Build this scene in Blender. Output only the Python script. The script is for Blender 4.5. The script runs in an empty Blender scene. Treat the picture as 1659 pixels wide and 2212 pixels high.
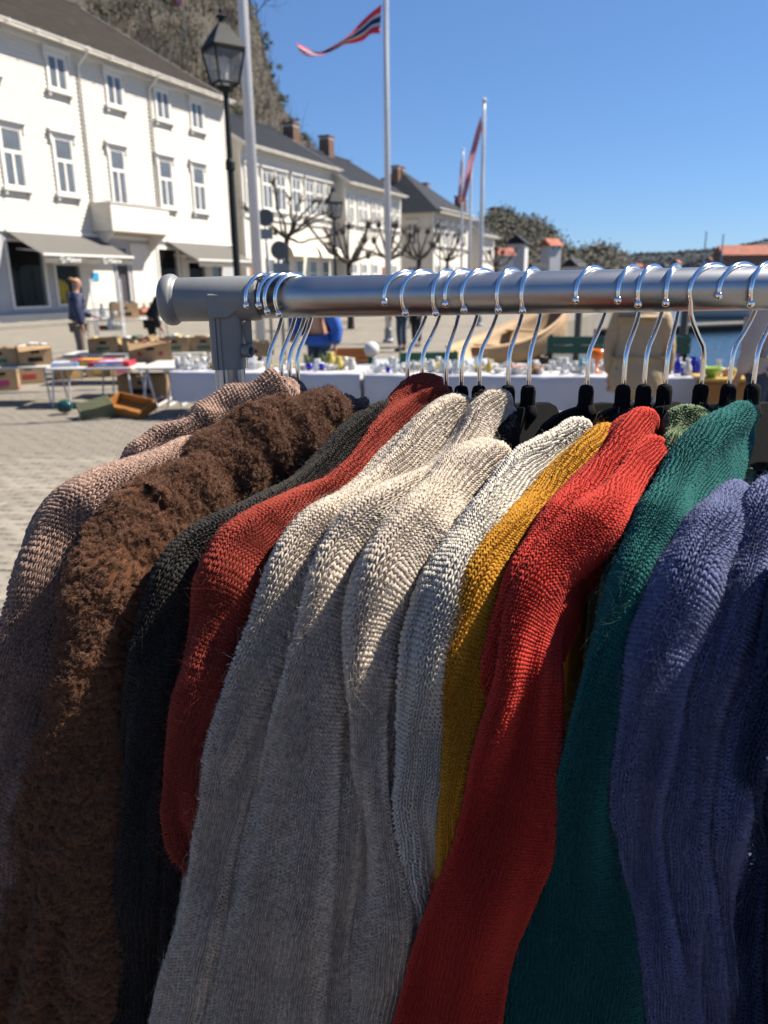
import bpy, math, random
import numpy as np
from mathutils import Vector, Matrix
random.seed(7); rng = np.random.default_rng(11)
SC = bpy.context.scene
COL = SC.collection
PI = math.pi
# ------------------------------------------------------------------ camera, sky, sun, exposure
CAM_H = 1.6
PITCH = math.radians(16.6); ROLL = math.radians(-0.63)
cam = bpy.data.cameras.new('camera'); camo = bpy.data.objects.new('camera', cam); COL.objects.link(camo)
camo.location = (0, 0, CAM_H)
RM = Matrix.Rotation(PI/2-PITCH, 3, 'X') @ Matrix.Rotation(ROLL, 3, 'Z')
camo.rotation_euler = RM.to_euler()
cam.sensor_fit = 'VERTICAL'; cam.sensor_height = 36.0; cam.lens = 36.0*1661/2212
cam.clip_start = 0.02; cam.clip_end = 6000
cam.dof.use_dof = True; cam.dof.focus_distance = 0.52; cam.dof.aperture_fstop = 11.5
SC.camera = camo
SUN = Vector((0.84, 0.24, 1.0)).normalized()
world = bpy.data.worlds.new('World'); SC.world = world; world.use_nodes = True
wn = world.node_tree.nodes; wl = world.node_tree.links
sky = wn.new('ShaderNodeTexSky'); sky.sky_type = 'NISHITA'; sky.sun_disc = False
sky.sun_elevation = math.asin(SUN.z); sky.sun_rotation = math.atan2(SUN.x, SUN.y)
sky.air_density = 0.9; sky.dust_density = 0.0; sky.ozone_density = 8.0; sky.altitude = 0
bg = wn.get('Background') or wn.new('ShaderNodeBackground')
gm_ = wn.new('ShaderNodeGamma'); gm_.inputs[1].default_value = 0.72; tn = wn.new('ShaderNodeMix'); tn.data_type = 'RGBA'; tn.blend_type = 'MULTIPLY'; tn.inputs[0].default_value = 1.0; tn.inputs[7].default_value = (0.95, 1.21, 1.56, 1)
wl.new(sky.outputs[0], gm_.inputs[0]); wl.new(gm_.outputs[0], tn.inputs[6]); wl.new(tn.outputs[2], bg.inputs[0]); bg.inputs[1].default_value = 0.054
sl = bpy.data.lights.new('sun', 'SUN'); sl.energy = 5.0; sl.angle = math.radians(0.53); sl.color = (1.0, 0.915, 0.78)
so = bpy.data.objects.new('sun', sl); COL.objects.link(so); so.rotation_euler = SUN.to_track_quat('Z', 'Y').to_euler()
so.location = (30, 20, 40)
SC.view_settings.view_transform = 'Standard'; SC.view_settings.look = 'None'
SC.view_settings.exposure = 1.34; SC.view_settings.gamma = 1.0
SC.view_settings.use_curve_mapping = False
SC.render.engine = 'CYCLES'
try:
    SC.cycles.use_denoising = True; SC.cycles.max_bounces = 8; SC.cycles.transparent_max_bounces = 12
except Exception: pass
# ------------------------------------------------------------------ picture-plane surveying (photo pixels at 1659 wide -> places in the world)
F, CX, CY = 1661.0, 829.5, 1106.0
RN = np.array(RM)
def rays(x, y):
    x = np.asarray(x, float); y = np.asarray(y, float)
    v = np.stack([(x-CX)/F, -(y-CY)/F, -np.ones_like(x)], -1)
    return v @ RN.T
def PT(x, y, Y):
    d = rays(x, y); Y = np.asarray(Y, float)
    return d*(Y/d[..., 1])[..., None] + np.array([0, 0, CAM_H])
def GR(x, y, z=0.0):
    d = rays(x, y); return d*((z-CAM_H)/d[..., 2])[..., None] + np.array([0, 0, CAM_H])
def PROJ(q):
    c = (np.asarray(q, float)-[0, 0, CAM_H]) @ RN
    return CX+F*c[..., 0]/-c[..., 2], CY-F*c[..., 1]/-c[..., 2]
# street frame: d runs along the house fronts, n out of them towards the square
_d = rays(1565, 602)[:2]; SD = _d/np.linalg.norm(_d); SNv = np.array([SD[1], -SD[0]])
SB = GR(0, 703)[:2]; SROT = math.atan2(SD[1], SD[0])
def st(s, off=0.0, z=0.0):
    p = SB+SD*s+SNv*off; return (p[0], p[1], z)
def fac(x, y, off=0.0):
    v = rays(x, y); o = SB+SNv*off; t = (o@SNv)/(v[:2]@SNv); q = v*t+np.array([0, 0, CAM_H])
    return (q[:2]-o)@SD, q[2]
# ------------------------------------------------------------------ materials
MATS = {}
def pm(name, col, rough=0.75, metal=0.0, var=0.0, vs=8.0, bump=0.0, bs=40.0, spec=0.5, sheen=0.0, trans=0.0, coat=0.0, col2=None, alpha=1.0, emit=None, stretch=None, ior=1.45):
    if name in MATS: return MATS[name]
    m = bpy.data.materials.new(name); m.use_nodes = True; MATS[name] = m
    N = m.node_tree.nodes; L = m.node_tree.links; b = N['Principled BSDF']
    b.inputs['Base Color'].default_value = (*col, 1); b.inputs['Roughness'].default_value = rough
    b.inputs['Metallic'].default_value = metal; b.inputs['Specular IOR Level'].default_value = spec; b.inputs['IOR'].default_value = ior
    if sheen: b.inputs['Sheen Weight'].default_value = sheen; b.inputs['Sheen Roughness'].default_value = 0.5
    if trans: b.inputs['Transmission Weight'].default_value = trans
    if coat: b.inputs['Coat Weight'].default_value = coat
    b.inputs['Alpha'].default_value = alpha
    tc = None
    def coords():
        nonlocal tc
        if tc is None:
            t = N.new('ShaderNodeTexCoord'); tc = t.outputs['Object']
            if stretch:
                mp = N.new('ShaderNodeMapping'); mp.inputs['Scale'].default_value = stretch; L.new(tc, mp.inputs[0]); tc = mp.outputs[0]
        return tc
    if var or col2:
        n = N.new('ShaderNodeTexNoise'); n.inputs['Scale'].default_value = vs; n.inputs['Detail'].default_value = 5; n.inputs['Roughness'].default_value = 0.65
        L.new(coords(), n.inputs['Vector'])
        r = N.new('ShaderNodeValToRGB'); L.new(n.outputs['Fac'], r.inputs[0])
        c2 = col2 if col2 else tuple(c*(1-var) for c in col); c1 = col if col2 else tuple(min(1, c*(1+var)) for c in col)
        r.color_ramp.elements[0].position = 0.32; r.color_ramp.elements[1].position = 0.68
        r.color_ramp.elements[0].color = (*c2, 1); r.color_ramp.elements[1].color = (*c1, 1)
        L.new(r.outputs[0], b.inputs['Base Color'])
    if bump:
        n2 = N.new('ShaderNodeTexNoise'); n2.inputs['Scale'].default_value = bs; n2.inputs['Detail'].default_value = 4; L.new(coords(), n2.inputs['Vector'])
        bp = N.new('ShaderNodeBump'); bp.inputs['Strength'].default_value = bump; bp.inputs['Distance'].default_value = 0.3/bs
        L.new(n2.outputs['Fac'], bp.inputs['Height']); L.new(bp.outputs[0], b.inputs['Normal'])
    return m
# ------------------------------------------------------------------ mesh helpers
def wl_(o):
    v = Vector((0, 0, 0))
    while o is not None: v += o.location; o = o.parent
    return v
class MB:
    def __init__(s): s.v = []; s.f = []
    def add(s, vs, fs):
        o = len(s.v); s.v.extend([tuple(v) for v in vs]); s.f.extend([tuple(i+o for i in f) for f in fs]); return s
    def box(s, x0, x1, y0, y1, z0, z1):
        return s.add([(x0,y0,z0),(x1,y0,z0),(x1,y1,z0),(x0,y1,z0),(x0,y0,z1),(x1,y0,z1),(x1,y1,z1),(x0,y1,z1)],
                     [(0,3,2,1),(4,5,6,7),(0,1,5,4),(1,2,6,5),(2,3,7,6),(3,0,4,7)])
    def prism(s, poly, t, axis='z', o=0.0):
        # poly in 2D, extruded by t along axis; 'y': poly=(x,z)
        n = len(poly)
        if axis == 'y': a = [(p[0], o, p[1]) for p in poly]; b = [(p[0], o+t, p[1]) for p in poly]
        elif axis == 'x': a = [(o, p[0], p[1]) for p in poly]; b = [(o+t, p[0], p[1]) for p in poly]
        else: a = [(p[0], p[1], o) for p in poly]; b = [(p[0], p[1], o+t) for p in poly]
        return s.add(a+b, [tuple(range(n-1, -1, -1)), tuple(range(n, 2*n))]+[(i, (i+1) % n, n+(i+1) % n, n+i) for i in range(n)])
    def tube(s, pts, rad, n=8, cap=True):
        pts = [Vector(p) for p in pts]; m = len(pts)
        if not hasattr(rad, '__len__'): rad = [rad]*m
        up = None; rings = []
        for i, p in enumerate(pts):
            t = (pts[min(i+1, m-1)]-pts[max(i-1, 0)]).normalized()
            if up is None:
                up = Vector((0, 0, 1)) if abs(t.z) < .9 else Vector((1, 0, 0))
            u = up-t*up.dot(t)
            if u.length < 1e-6: u = t.orthogonal()
            u.normalize(); up = u; w = t.cross(u)
            rings.append([p+(u*math.cos(a)+w*math.sin(a))*rad[i] for a in [2*PI*k/n for k in range(n)]])
        vs = [q for r in rings for q in r]; fs = []
        for i in range(m-1):
            for k in range(n):
                k2 = (k+1) % n; fs.append((i*n+k, i*n+k2, (i+1)*n+k2, (i+1)*n+k))
        if cap: fs.append(tuple(range(n-1, -1, -1))); fs.append(tuple((m-1)*n+k for k in range(n)))
        return s.add(vs, fs)
    def lathe(s, prof, c=(0,0,0), n=16, axis='z'):
        vs = []; fs = []; m = len(prof)
        for r, z in prof:
            for k in range(n):
                a = 2*PI*k/n
                if axis == 'z': vs.append((c[0]+r*math.cos(a), c[1]+r*math.sin(a), c[2]+z))
                elif axis == 'y': vs.append((c[0]+r*math.cos(a), c[1]+z, c[2]+r*math.sin(a)))
                else: vs.append((c[0]+z, c[1]+r*math.cos(a), c[2]+r*math.sin(a)))
        for i in range(m-1):
            for k in range(n):
                k2 = (k+1) % n; fs.append((i*n+k, i*n+k2, (i+1)*n+k2, (i+1)*n+k))
        if prof[0][0] > 1e-5: fs.append(tuple(range(n-1, -1, -1)))
        if prof[-1][0] > 1e-5: fs.append(tuple((m-1)*n+k for k in range(n)))
        return s.add(vs, fs)
    def sphere(s, c, r, n=10, m=7, sz=(1,1,1)):
        vs = []; fs = []
        for i in range(m+1):
            t = PI*i/m
            for k in range(n):
                a = 2*PI*k/n; vs.append((c[0]+r*sz[0]*math.sin(t)*math.cos(a), c[1]+r*sz[1]*math.sin(t)*math.sin(a), c[2]+r*sz[2]*math.cos(t)))
        for i in range(m):
            for k in range(n):
                k2 = (k+1) % n; fs.append((i*n+k, (i+1)*n+k, (i+1)*n+k2, i*n+k2))
        return s.add(vs, fs)
    def grid(s, G):
        # G: list of rows of points
        m = len(G); n = len(G[0])
        return s.add([p for r in G for p in r], [(i*n+k, i*n+k+1, (i+1)*n+k+1, (i+1)*n+k) for i in range(m-1) for k in range(n-1)])
    def mesh(s, name, mat, smooth=False):
        me = bpy.data.meshes.new(name); me.from_pydata(s.v, [], s.f); me.validate()
        if mat: me.materials.append(MATS[mat] if isinstance(mat, str) else mat)
        if smooth: me.shade_smooth()
        me.update(); return me
    def build(s, name, mat, parent=None, smooth=False, world=False, bevel=0, seg=1, auto=None):
        if world and parent is not None:
            o0 = wl_(parent); s.v = [(v[0]-o0.x, v[1]-o0.y, v[2]-o0.z) for v in s.v]
        me = s.mesh(name, mat, smooth); o = bpy.data.objects.new(name, me); COL.objects.link(o)
        if parent is not None: o.parent = parent
        if auto is not None:
            me.shade_smooth(); me.set_sharp_from_angle(angle=math.radians(auto))
        if bevel:
            b = o.modifiers.new('bevel', 'BEVEL'); b.width = bevel; b.segments = seg; b.limit_method = 'ANGLE'
        return o
def tag(o, label, cat, group=None):
    o['label'] = label; o['category'] = cat
    if group: o['group'] = group
    return o
def thing(name, label, cat, loc=(0,0,0), rz=0.0, group=None):
    o = bpy.data.objects.new(name, None); COL.objects.link(o); o.location = loc; o.rotation_euler = (0, 0, rz); o.empty_display_size = .1
    return tag(o, label, cat, group)
def kind(o, k): o['kind'] = k; return o
def inst(me, name, parent, loc=(0,0,0), rot=(0,0,0), sc=(1,1,1)):
    o = bpy.data.objects.new(name, me); COL.objects.link(o); o.parent = parent; o.location = loc; o.rotation_euler = rot; o.scale = sc; return o
def copy_tree(o, parent=None):
    c = o.copy(); COL.objects.link(c); c.parent = parent
    for ch in list(o.children): copy_tree(ch, c)
    return c
# ------------------------------------------------------------------ materials of the setting
pm('paving', (.185,.166,.138), .9, var=.16, vs=1.1, bump=.25, bs=60)
pm('paver', (.195,.174,.144), .92, var=.14, vs=9, bump=.4, bs=160)
pm('joint', (.17,.155,.135), .95)
pm('pavement', (.18,.165,.142), .9, var=.12, vs=2)
pm('white_wood', (.56,.527,.468), .6, var=.05, vs=3, bump=.12, bs=30, stretch=(.3,1,4))
pm('white_trim', (.60,.58,.545), .5, var=.03, vs=6)
pm('cream_wall', (.46,.44,.39), .7, var=.06, vs=2)
pm('grey_wall', (.33,.335,.35), .75, var=.08, vs=2)
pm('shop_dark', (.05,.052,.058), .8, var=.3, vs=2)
pm('roof_tile', (.038,.032,.027), .8, spec=.2, var=.35, vs=1.4, bump=.3, bs=14)
pm('slate', (.018,.021,.030), .75, spec=.2, var=.3, vs=2)
pm('brick', (.13,.064,.042), .9, var=.3, vs=9)
pm('mortar', (.42,.39,.35), .95)
pm('pane', (.10,.112,.125), .10, spec=.8, var=.25, vs=.9)
pm('shop_glass', (.02,.022,.026), .03, spec=.6, alpha=.16)
pm('awning_cloth', (.092,.088,.082), .85, var=.05, vs=3, bump=.1, bs=300)
pm('cream_canvas', (.62,.58,.50), .85, var=.05)
pm('alu', (.62,.62,.62), .4, metal=.7)
pm('door_dark', (.045,.04,.045), .5)
pm('door_wood', (.22,.075,.035), .6, var=.2, vs=5)
pm('orange_paint', (.55,.17,.04), .6)
pm('print_white', (.75,.75,.73), .8)
pm('blue_sign', (.02,.22,.42), .5)
pm('terracotta', (.33,.14,.085), .85, var=.15)
pm('red_roof', (.30,.095,.06), .85, var=.25, vs=.4)
pm('hill_soil', (.058,.046,.036), .95, col2=(.034,.033,.031), vs=.12)
pm('hill_far', (.020,.027,.034), .95, var=.3, vs=.03)  # bluish tint put into the colour in place of distance haze
pm('bark', (.055,.047,.042), .9, var=.3, vs=6)
pm('twig', (.055,.045,.038), .9, var=.25, vs=2)
pm('leaf_dark', (.024,.034,.020), .8, var=.4, vs=.3)
pm('leaf_olive', (.07,.058,.028), .8, var=.4, vs=.3)
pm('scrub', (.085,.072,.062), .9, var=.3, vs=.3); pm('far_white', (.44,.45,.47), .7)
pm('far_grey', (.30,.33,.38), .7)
wm = pm('water', (.012,.030,.045), .08, spec=.6, bump=.35, bs=1.6, stretch=(1,1.6,1))
_m = MATS['paver']; _N = _m.node_tree.nodes; _L = _m.node_tree.links; _oi = _N.new('ShaderNodeObjectInfo'); _mr = _N.new('ShaderNodeMapRange'); _mr.inputs['To Min'].default_value = .78; _mr.inputs['To Max'].default_value = 1.14; _L.new(_oi.outputs['Random'], _mr.inputs['Value'])
_hs = _N.new('ShaderNodeHueSaturation'); _src = _N['Principled BSDF'].inputs['Base Color'].links[0].from_socket; _L.new(_src, _hs.inputs['Color']); _L.new(_mr.outputs[0], _hs.inputs['Value']); _L.new(_hs.outputs[0], _N['Principled BSDF'].inputs['Base Color'])
_m = MATS['paving']; _N = _m.node_tree.nodes; _L = _m.node_tree.links; _b = _N['Principled BSDF']; _src = _b.inputs['Base Color'].links[0].from_socket
_tc = _N.new('ShaderNodeTexCoord'); _bk = _N.new('ShaderNodeTexBrick'); _bk.inputs['Scale'].default_value = 4.63; _bk.inputs['Mortar Size'].default_value = .018; _bk.inputs['Brick Width'].default_value = 1.0; _bk.inputs['Row Height'].default_value = .5
_bk.inputs['Color1'].default_value = (1, 1, 1, 1); _bk.inputs['Color2'].default_value = (.86, .86, .86, 1); _bk.inputs['Mortar'].default_value = (.5, .48, .45, 1); _L.new(_tc.outputs['Object'], _bk.inputs['Vector'])
_mx = _N.new('ShaderNodeMix'); _mx.data_type = 'RGBA'; _mx.blend_type = 'MULTIPLY'; _mx.inputs[0].default_value = 1; _L.new(_src, _mx.inputs[6]); _L.new(_bk.outputs['Color'], _mx.inputs[7]); _L.new(_mx.outputs[2], _b.inputs['Base Color'])
# ------------------------------------------------------------------ ground, water
poly = [(-260,-30),(40,-30),(40,12.6),(2.75,12.6),(6.3,29.5),(6.3+SD[0]*190,29.5+SD[1]*190),(-260,29.5+SD[1]*190+60)]
g = MB().prism(poly, 2.4, 'z', -2.4-.012).build('ground', 'paving'); kind(g, 'structure')
w = MB().add([(-900,-60,-1.15),(2500,-60,-1.15),(2500,3200,-1.15),(-900,3200,-1.15)], [(0,1,2,3)]).build('water', 'water'); kind(w, 'structure')
# interlocking pavers of the near ground: zig-zag edged blocks, each its own piece
pw, ph = .215, .108
def paver_outline():
    a = .011; g_ = .0028
    pts = []
    k = [(-.5,-.5),(-.3,-.5),(-.2,-.5),(.2,-.5),(.3,-.5),(.5,-.5)]
    lo = [(-pw/2+g_, -ph/2+g_), (-pw*.30, -ph/2+g_), (-pw*.20, -ph/2+g_-a), (pw*.20, -ph/2+g_-a), (pw*.30, -ph/2+g_), (pw/2-g_, -ph/2+g_)]
    hi = [(pw/2-g_, ph/2-g_), (pw*.30, ph/2-g_), (pw*.20, ph/2-g_-a), (-pw*.20, ph/2-g_-a), (-pw*.30, ph/2-g_), (-pw/2+g_, ph/2-g_)]
    return lo+hi
def paver_into(mb, cx_, cy_, dz, rz):
    o = paver_outline(); c, s_ = math.cos(rz), math.sin(rz); n = len(o)
    top = [(cx_+x*c-y*s_, cy_+x*s_+y*c, dz) for x, y in [(p[0]*.965, p[1]*.93) for p in o]]
    bot = [(cx_+x*c-y*s_, cy_+x*s_+y*c, -.012) for x, y in o]
    mid = [(cx_+x*c-y*s_, cy_+x*s_+y*c, dz-.004) for x, y in o]
    mb.add(top+mid+bot, [tuple(range(n))]+[(n+i, n+(i+1) % n, (i+1) % n, i) for i in range(n)]+[(2*n+i, 2*n+(i+1) % n, n+(i+1) % n, n+i) for i in range(n)])
pmesh = []
for q in range(4):
    m_ = MB(); paver_into(m_, 0, 0, .004+.0012*q, .004*(q-1.5)); pmesh.append(m_.mesh('paver', 'paver'))
cells = []
PA = math.radians(-7)
for i in range(-75, 20):
    for j in range(24, 130):
        x0 = i*pw+(j % 2)*pw*.5; y0 = j*ph
        x = x0*math.cos(PA)-y0*math.sin(PA)-.9; y = x0*math.sin(PA)+y0*math.cos(PA)
        px, py = PROJ((x, y, 0))
        if -60 < px < 620 and 840 < py < 1560 and y < 12.3 and px < 640-(py-900)*.95: cells.append((y, x))
cells.sort()
joint = MB().add([(-9,2.4,-.004),(2.5,2.4,-.004),(2.5,12.5,-.004),(-9,12.5,-.004)], [(0,1,2,3)]).build('paving_bed', 'joint', g); kind(joint, 'stuff')
for q, (y, x) in enumerate(cells[:300]):
    inst(pmesh[random.randrange(4)], 'paver', g, (x, y, 0), (0, 0, PA+random.uniform(-.012, .012)))
mb = MB()
for y, x in cells[300:]: paver_into(mb, x, y, .004+random.random()*.004, PA+random.uniform(-.012, .012))
kind(mb.build('far_paver', 'paver', g), 'stuff')
kind(MB().box(-30, 19.5, -3.0, -.02, -.01, .11).build('pavement', 'pavement'), 'structure')
pv = bpy.data.objects['pavement']; pv.location = st(0); pv.rotation_euler = (0, 0, SROT)
# ------------------------------------------------------------------ houses (local frame: x along the front, y into the house, z up)
def win_mesh(w_, h_, rows, ct=.13):
    """casing, sash bars and panes for a window of clear size w_,h_; rows = list of (height share, columns)"""
    fr = MB(); pn = []
    fr.box(-w_/2-ct, -w_/2, -.07, .02, -ct*.4, h_+ct); fr.box(w_/2, w_/2+ct, -.07, .02, -ct*.4, h_+ct)
    fr.box(-w_/2, w_/2, -.07, .02, h_, h_+ct); fr.box(-w_/2, w_/2, -.07, .02, -ct*.4, 0)
    z = 0; sb = .075
    for ri, (sh, nc) in enumerate(rows):
        hh = h_*sh; cw = w_/nc
        for c in range(nc):
            x0 = -w_/2+c*cw; x1 = x0+cw
            fr.box(x0, x0+sb*.8, -.045, .01, z, z+hh); fr.box(x1-sb*.8, x1, -.045, .01, z, z+hh)
            fr.box(x0+sb*.8, x1-sb*.8, -.045, .01, z, z+sb); fr.box(x0+sb*.8, x1-sb*.8, -.045, .01, z+hh-sb, z+hh)
            pn.append((x0+sb*.8, x1-sb*.8, z+sb, z+hh-sb))
        z += hh
    return fr, pn
WCACHE = {}
def add_window(parent, key, s, z, w_, h_, rows, hood=True, sill=True, rot=(0,0,0), y=0.0, curtain=True):
    if key not in WCACHE:
        fr, pn = win_mesh(w_, h_, rows)
        hm = MB(); W2 = w_/2+.30
        hm.box(-W2+.06, W2-.06, -.15, .0, h_+.14, h_+.22); hm.box(-W2, W2, -.22, .0, h_+.22, h_+.30)
        hm.prism([(-.20, h_+.30), (0, h_+.30), (0, h_+.40)], 2*W2-.04, 'x', -W2+.02)
        for sg in (-1, 1):
            hm.box(sg*(W2-.10)-.05, sg*(W2-.10)+.05, -.13, .0, h_-.16, h_+.14); hm.box(sg*(W2-.10)-.035, sg*(W2-.10)+.035, -.09, .0, h_-.26, h_-.16)
        sm = MB(); sm.box(-W2+.02, W2-.02, -.20, .0, -.17, -.06)
        for sg in (-1, 1): sm.box(sg*(W2-.16)-.05, sg*(W2-.16)+.05, -.14, .0, -.34, -.17)
        WCACHE[key] = (fr.mesh('window', 'white_trim'), [MB().box(a, b, -.02, 0, c, d).mesh('pane', 'pane') for a, b, c, d in pn], hm.mesh('hood', 'white_trim'), sm.mesh('sill', 'white_trim'))
    f_, ps, hm, sm = WCACHE[key]
    o = inst(f_, 'window', parent, (s-(.03 if rot[2] else 0), y-(0 if rot[2] else .03), z), rot)
    for p in ps: inst(p, 'pane', o)
    if hood: inst(hm, 'hood', o)
    if sill: inst(sm, 'sill', o)
    return o
def tile_roof(mb, x0, x1, y0, z0, y1, z1, tw=.24, tl=.34, amp=.028, trim=None):
    sl = math.hypot(y1-y0, z1-z0); nr = max(2, int(sl/tl)); nx = int((x1-x0)/tw); ux, uz = (y1-y0)/sl, (z1-z0)/sl; nx_, nz_ = -uz, ux
    xs = []
    for c in range(nx):
        for f_, h_ in ((0, 0), (.3, 1.0), (.6, .35), (.85, -.25)): xs.append((x0+(c+f_)*tw, h_*amp))
    xs.append((x0+nx*tw, 0))
    G_ = []
    for r in range(nr):
        for e, lift in ((0, .035), (.98, .0)):
            d_ = (r+e)*sl/nr
            G_.append([(x, y0+ux*d_+nx_*(h_+lift), z0+uz*d_+nz_*(h_+lift)) for x, h_ in xs])
    mb.grid(G_)
def chimney(parent, x, y, z0, z1, w_=.75, d_=.75):
    o = MB().box(x-w_/2, x+w_/2, y-d_/2, y+d_/2, z0, z1).build('chimney', 'mortar', parent)
    b = MB(); n = int((z1-z0-.1)/.16)
    for r in range(n):
        z = z0+r*.16
        for sgn in (-1, 1):
            for k in range(3):
                xx = x-w_/2+(k+.0)*w_/3+(.04 if r % 2 else 0); xx2 = min(xx+w_/3-.02, x+w_/2)
                b.box(xx, xx2, y+sgn*d_/2-.012, y+sgn*d_/2+.012, z+.01, z+.15)
                yy = y-d_/2+k*d_/3+(.04 if r % 2 else 0); yy2 = min(yy+d_/3-.02, y+d_/2)
                b.box(x+sgn*w_/2-.012, x+sgn*w_/2+.012, yy, yy2, z+.01, z+.15)
    kind(b.build('brick_courses', 'brick', o), 'stuff')
    MB().box(x-w_/2-.07, x+w_/2+.07, y-d_/2-.07, y+d_/2+.07, z1, z1+.14).build('cap', 'brick', o)
    return o
def house_shell(name, label, s0, off, length, wall_top, depth, pitch, wallm='white_wood', endm='white_wood', x_start=0.0, z_wall0=0.0, tile=(.3,.4), roofm='slate', over=.55, hip=False, siding=0.0, fascia=.35):
    h = thing(name, label, 'building', st(s0, off), SROT)
    x0, x1 = x_start, length
    hd = depth/2; tp = math.tan(pitch); zr = wall_top+.25+hd*tp
    # walls
    if siding:
        sb = MB(); n = int((wall_top-z_wall0)/siding)
        for k in range(n):
            za = z_wall0+k*siding; zb = min(za+siding*1.02, wall_top)
            sb.add([(x0, -.036, za), (x1, -.036, za), (x1, -.003, zb), (x0, -.003, zb), (x0, 0, za), (x1, 0, za)], [(0,1,2,3), (4,5,1,0)])
        kind(sb.build('siding', wallm, h), 'stuff')
    MB().box(x0, x1, .0, .25, z_wall0, wall_top+.2).build('wall', wallm, h); MB().box(x0, x1, depth-.25, depth, 0, wall_top+.2).build('wall', wallm, h)
    for sx, nm in ((x0, 'left'), (x1, 'right')):
        if hip: e = MB().prism([(0.25, z_wall0), (depth-.25, z_wall0), (depth-.25, wall_top+.2), (.25, wall_top+.2)], .25, 'x', sx if sx == x0 else sx-.25)
        else: e = MB().prism([(0.25, z_wall0 if False else 0), (depth-.25, 0), (depth-.25, wall_top+.2), (hd, wall_top+.2+(hd-.25)*tp), (.25, wall_top+.2)], .25, 'x', sx if sx == x0 else sx-.25)
        e.build('end_wall', endm, h)
    # roof
    ye = -over; ze = wall_top+.25-over*tp
    if hip:
        hx = hd/ max(tp, .3)*tp
        r = MB(); o_ = over
        A = [(x0-o_, -o_, ze), (x1+o_, -o_, ze), (x1+o_, depth+o_, ze), (x0-o_, depth+o_, ze)]; R0 = (x0+hd, hd, zr); R1 = (max(x1-hd, x0+hd+.3), hd, zr)
        r.add(A+[R0, R1], [(0,1,5,4), (1,2,5), (2,3,4,5), (3,0,4), (3,2,1,0)]); ro = r.build('roof', roofm, h)
        t = MB(); tile_rows = int(hd/.35)
        for k in range(1, tile_rows):
            f_ = k/tile_rows
            p0 = Vector(A[3]).lerp(Vector(R0), f_); p1 = Vector(A[0]).lerp(Vector(R0), f_); p2 = Vector(A[1]).lerp(Vector(R1), f_)
            t.tube([p0, p1], .03, 4); t.tube([p1, p2], .03, 4)
        kind(t.build('slate_rows', roofm, ro), 'stuff')
    else:
        r = MB(); tile_roof(r, x0-.15, x1+.15, ye, ze+.03, hd, zr+.03, *tile)
        ro = r.build('roof', roofm, h, auto=60)
        u = MB(); u.add([(x0-.15, ye, ze-.06), (x1+.15, ye, ze-.06), (x1+.15, hd, zr-.06), (x0-.15, hd, zr-.06), (x0-.15, depth+over, ze), (x1+.15, depth+over, ze), (x1+.15, hd, zr), (x0-.15, hd, zr)], [(3,2,1,0), (6,5,4,7)])
        u.build('roof_deck', roofm, ro)
        MB().tube([(x0-.15, hd, zr+.06), (x1+.15, hd, zr+.06)], .11, 8).build('ridge_cap', roofm, ro)
        for sx in (x0-.19, x1+.15): MB().prism([(ye, ze-.16), (ye, ze+.08), (hd, zr+.08), (hd, zr-.16)], .04, 'x', sx).build('verge_board', 'white_trim', ro)
    # cornice and gutter
    c = MB(); c.box(x0-.05, x1+.05, -over+.1, .0, wall_top-.02, wall_top+.05); c.box(x0-.02, x1+.02, -.16, -.03, wall_top-fascia, wall_top-.02)
    c.box(x0-.1, x1+.1, -over, -over+.09, ze-.12, ze+.03); c.build('cornice', 'white_trim', h)
    gm = MB(); n = 10; gp = [(-over-.16+.09*math.cos(a), ze+.02-.10*math.sin(a)) for a in [PI*k/n for k in range(n+1)]]
    G_ = [[(x, y, z) for y, z in gp] for x in (x0-.2, x1+.2)]; gm.grid(G_); gm.grid([[(x, y*1.0-.012 if y < -over-.15 else y, z-.012) for y, z in gp][::-1] for x in (x0-.2, x1+.2)])
    k = x0
    while k < x1:
        gm.box(k-.03, k+.03, -over-.26, -over-.05, ze-.09, ze+.04); k += 1.5
    gm.build('gutter', 'white_trim', h, smooth=False)
    for sx in (x0, x1): MB().box(sx-.09, sx+.09, -.055, .12, z_wall0, wall_top-fascia-.01).build('corner_board', 'white_trim', h)
    return h
def downpipe(h, x, wall_top, z0, over=.55):
    MB().tube([(x+.1, -over-.15, wall_top+.0), (x+.1, -over-.12, wall_top-.22), (x, -.12, wall_top-.75), (x, -.11, z0)], .055, 8).build('downpipe', 'white_trim', h, smooth=True)
# --- big white shop house on the left
B1 = house_shell('shop_house', 'big white clapboard shop house with grey awnings and balcony, nearest on the left', 0, 0, 18.3, 12.15, 20.5, math.radians(30), x_start=-10, z_wall0=4.0, tile=(.24,.36), roofm='roof_tile', siding=.19)
for s_ in (-6.4, -2.6, 1.15, 5.05, 8.75, 12.45, 15.5):
    add_window(B1, 'U', s_, 10.15, 1.02, 1.36, [(1, 2)])
for s_ in (-6.6, -2.5, 1.9, 4.85): add_window(B1, 'L', s_, 5.75, 1.04, 2.35, [(.60, 2), (.40, 1)])
add_window(B1, 'D', 8.42, 5.5, .98, 2.6, [(.64, 2), (.36, 1)], sill=False)
for s_ in (12.2, 15.2): add_window(B1, 'L', s_, 5.75, 1.04, 2.35, [(.60, 2), (.40, 1)])
for s_ in (6.35, 11.35): downpipe(B1, s_, 12.15, 4.0)
MB().box(-10.02, 18.33, -.10, .02, 3.90, 4.06).build('belt_course', 'white_trim', B1)
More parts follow.
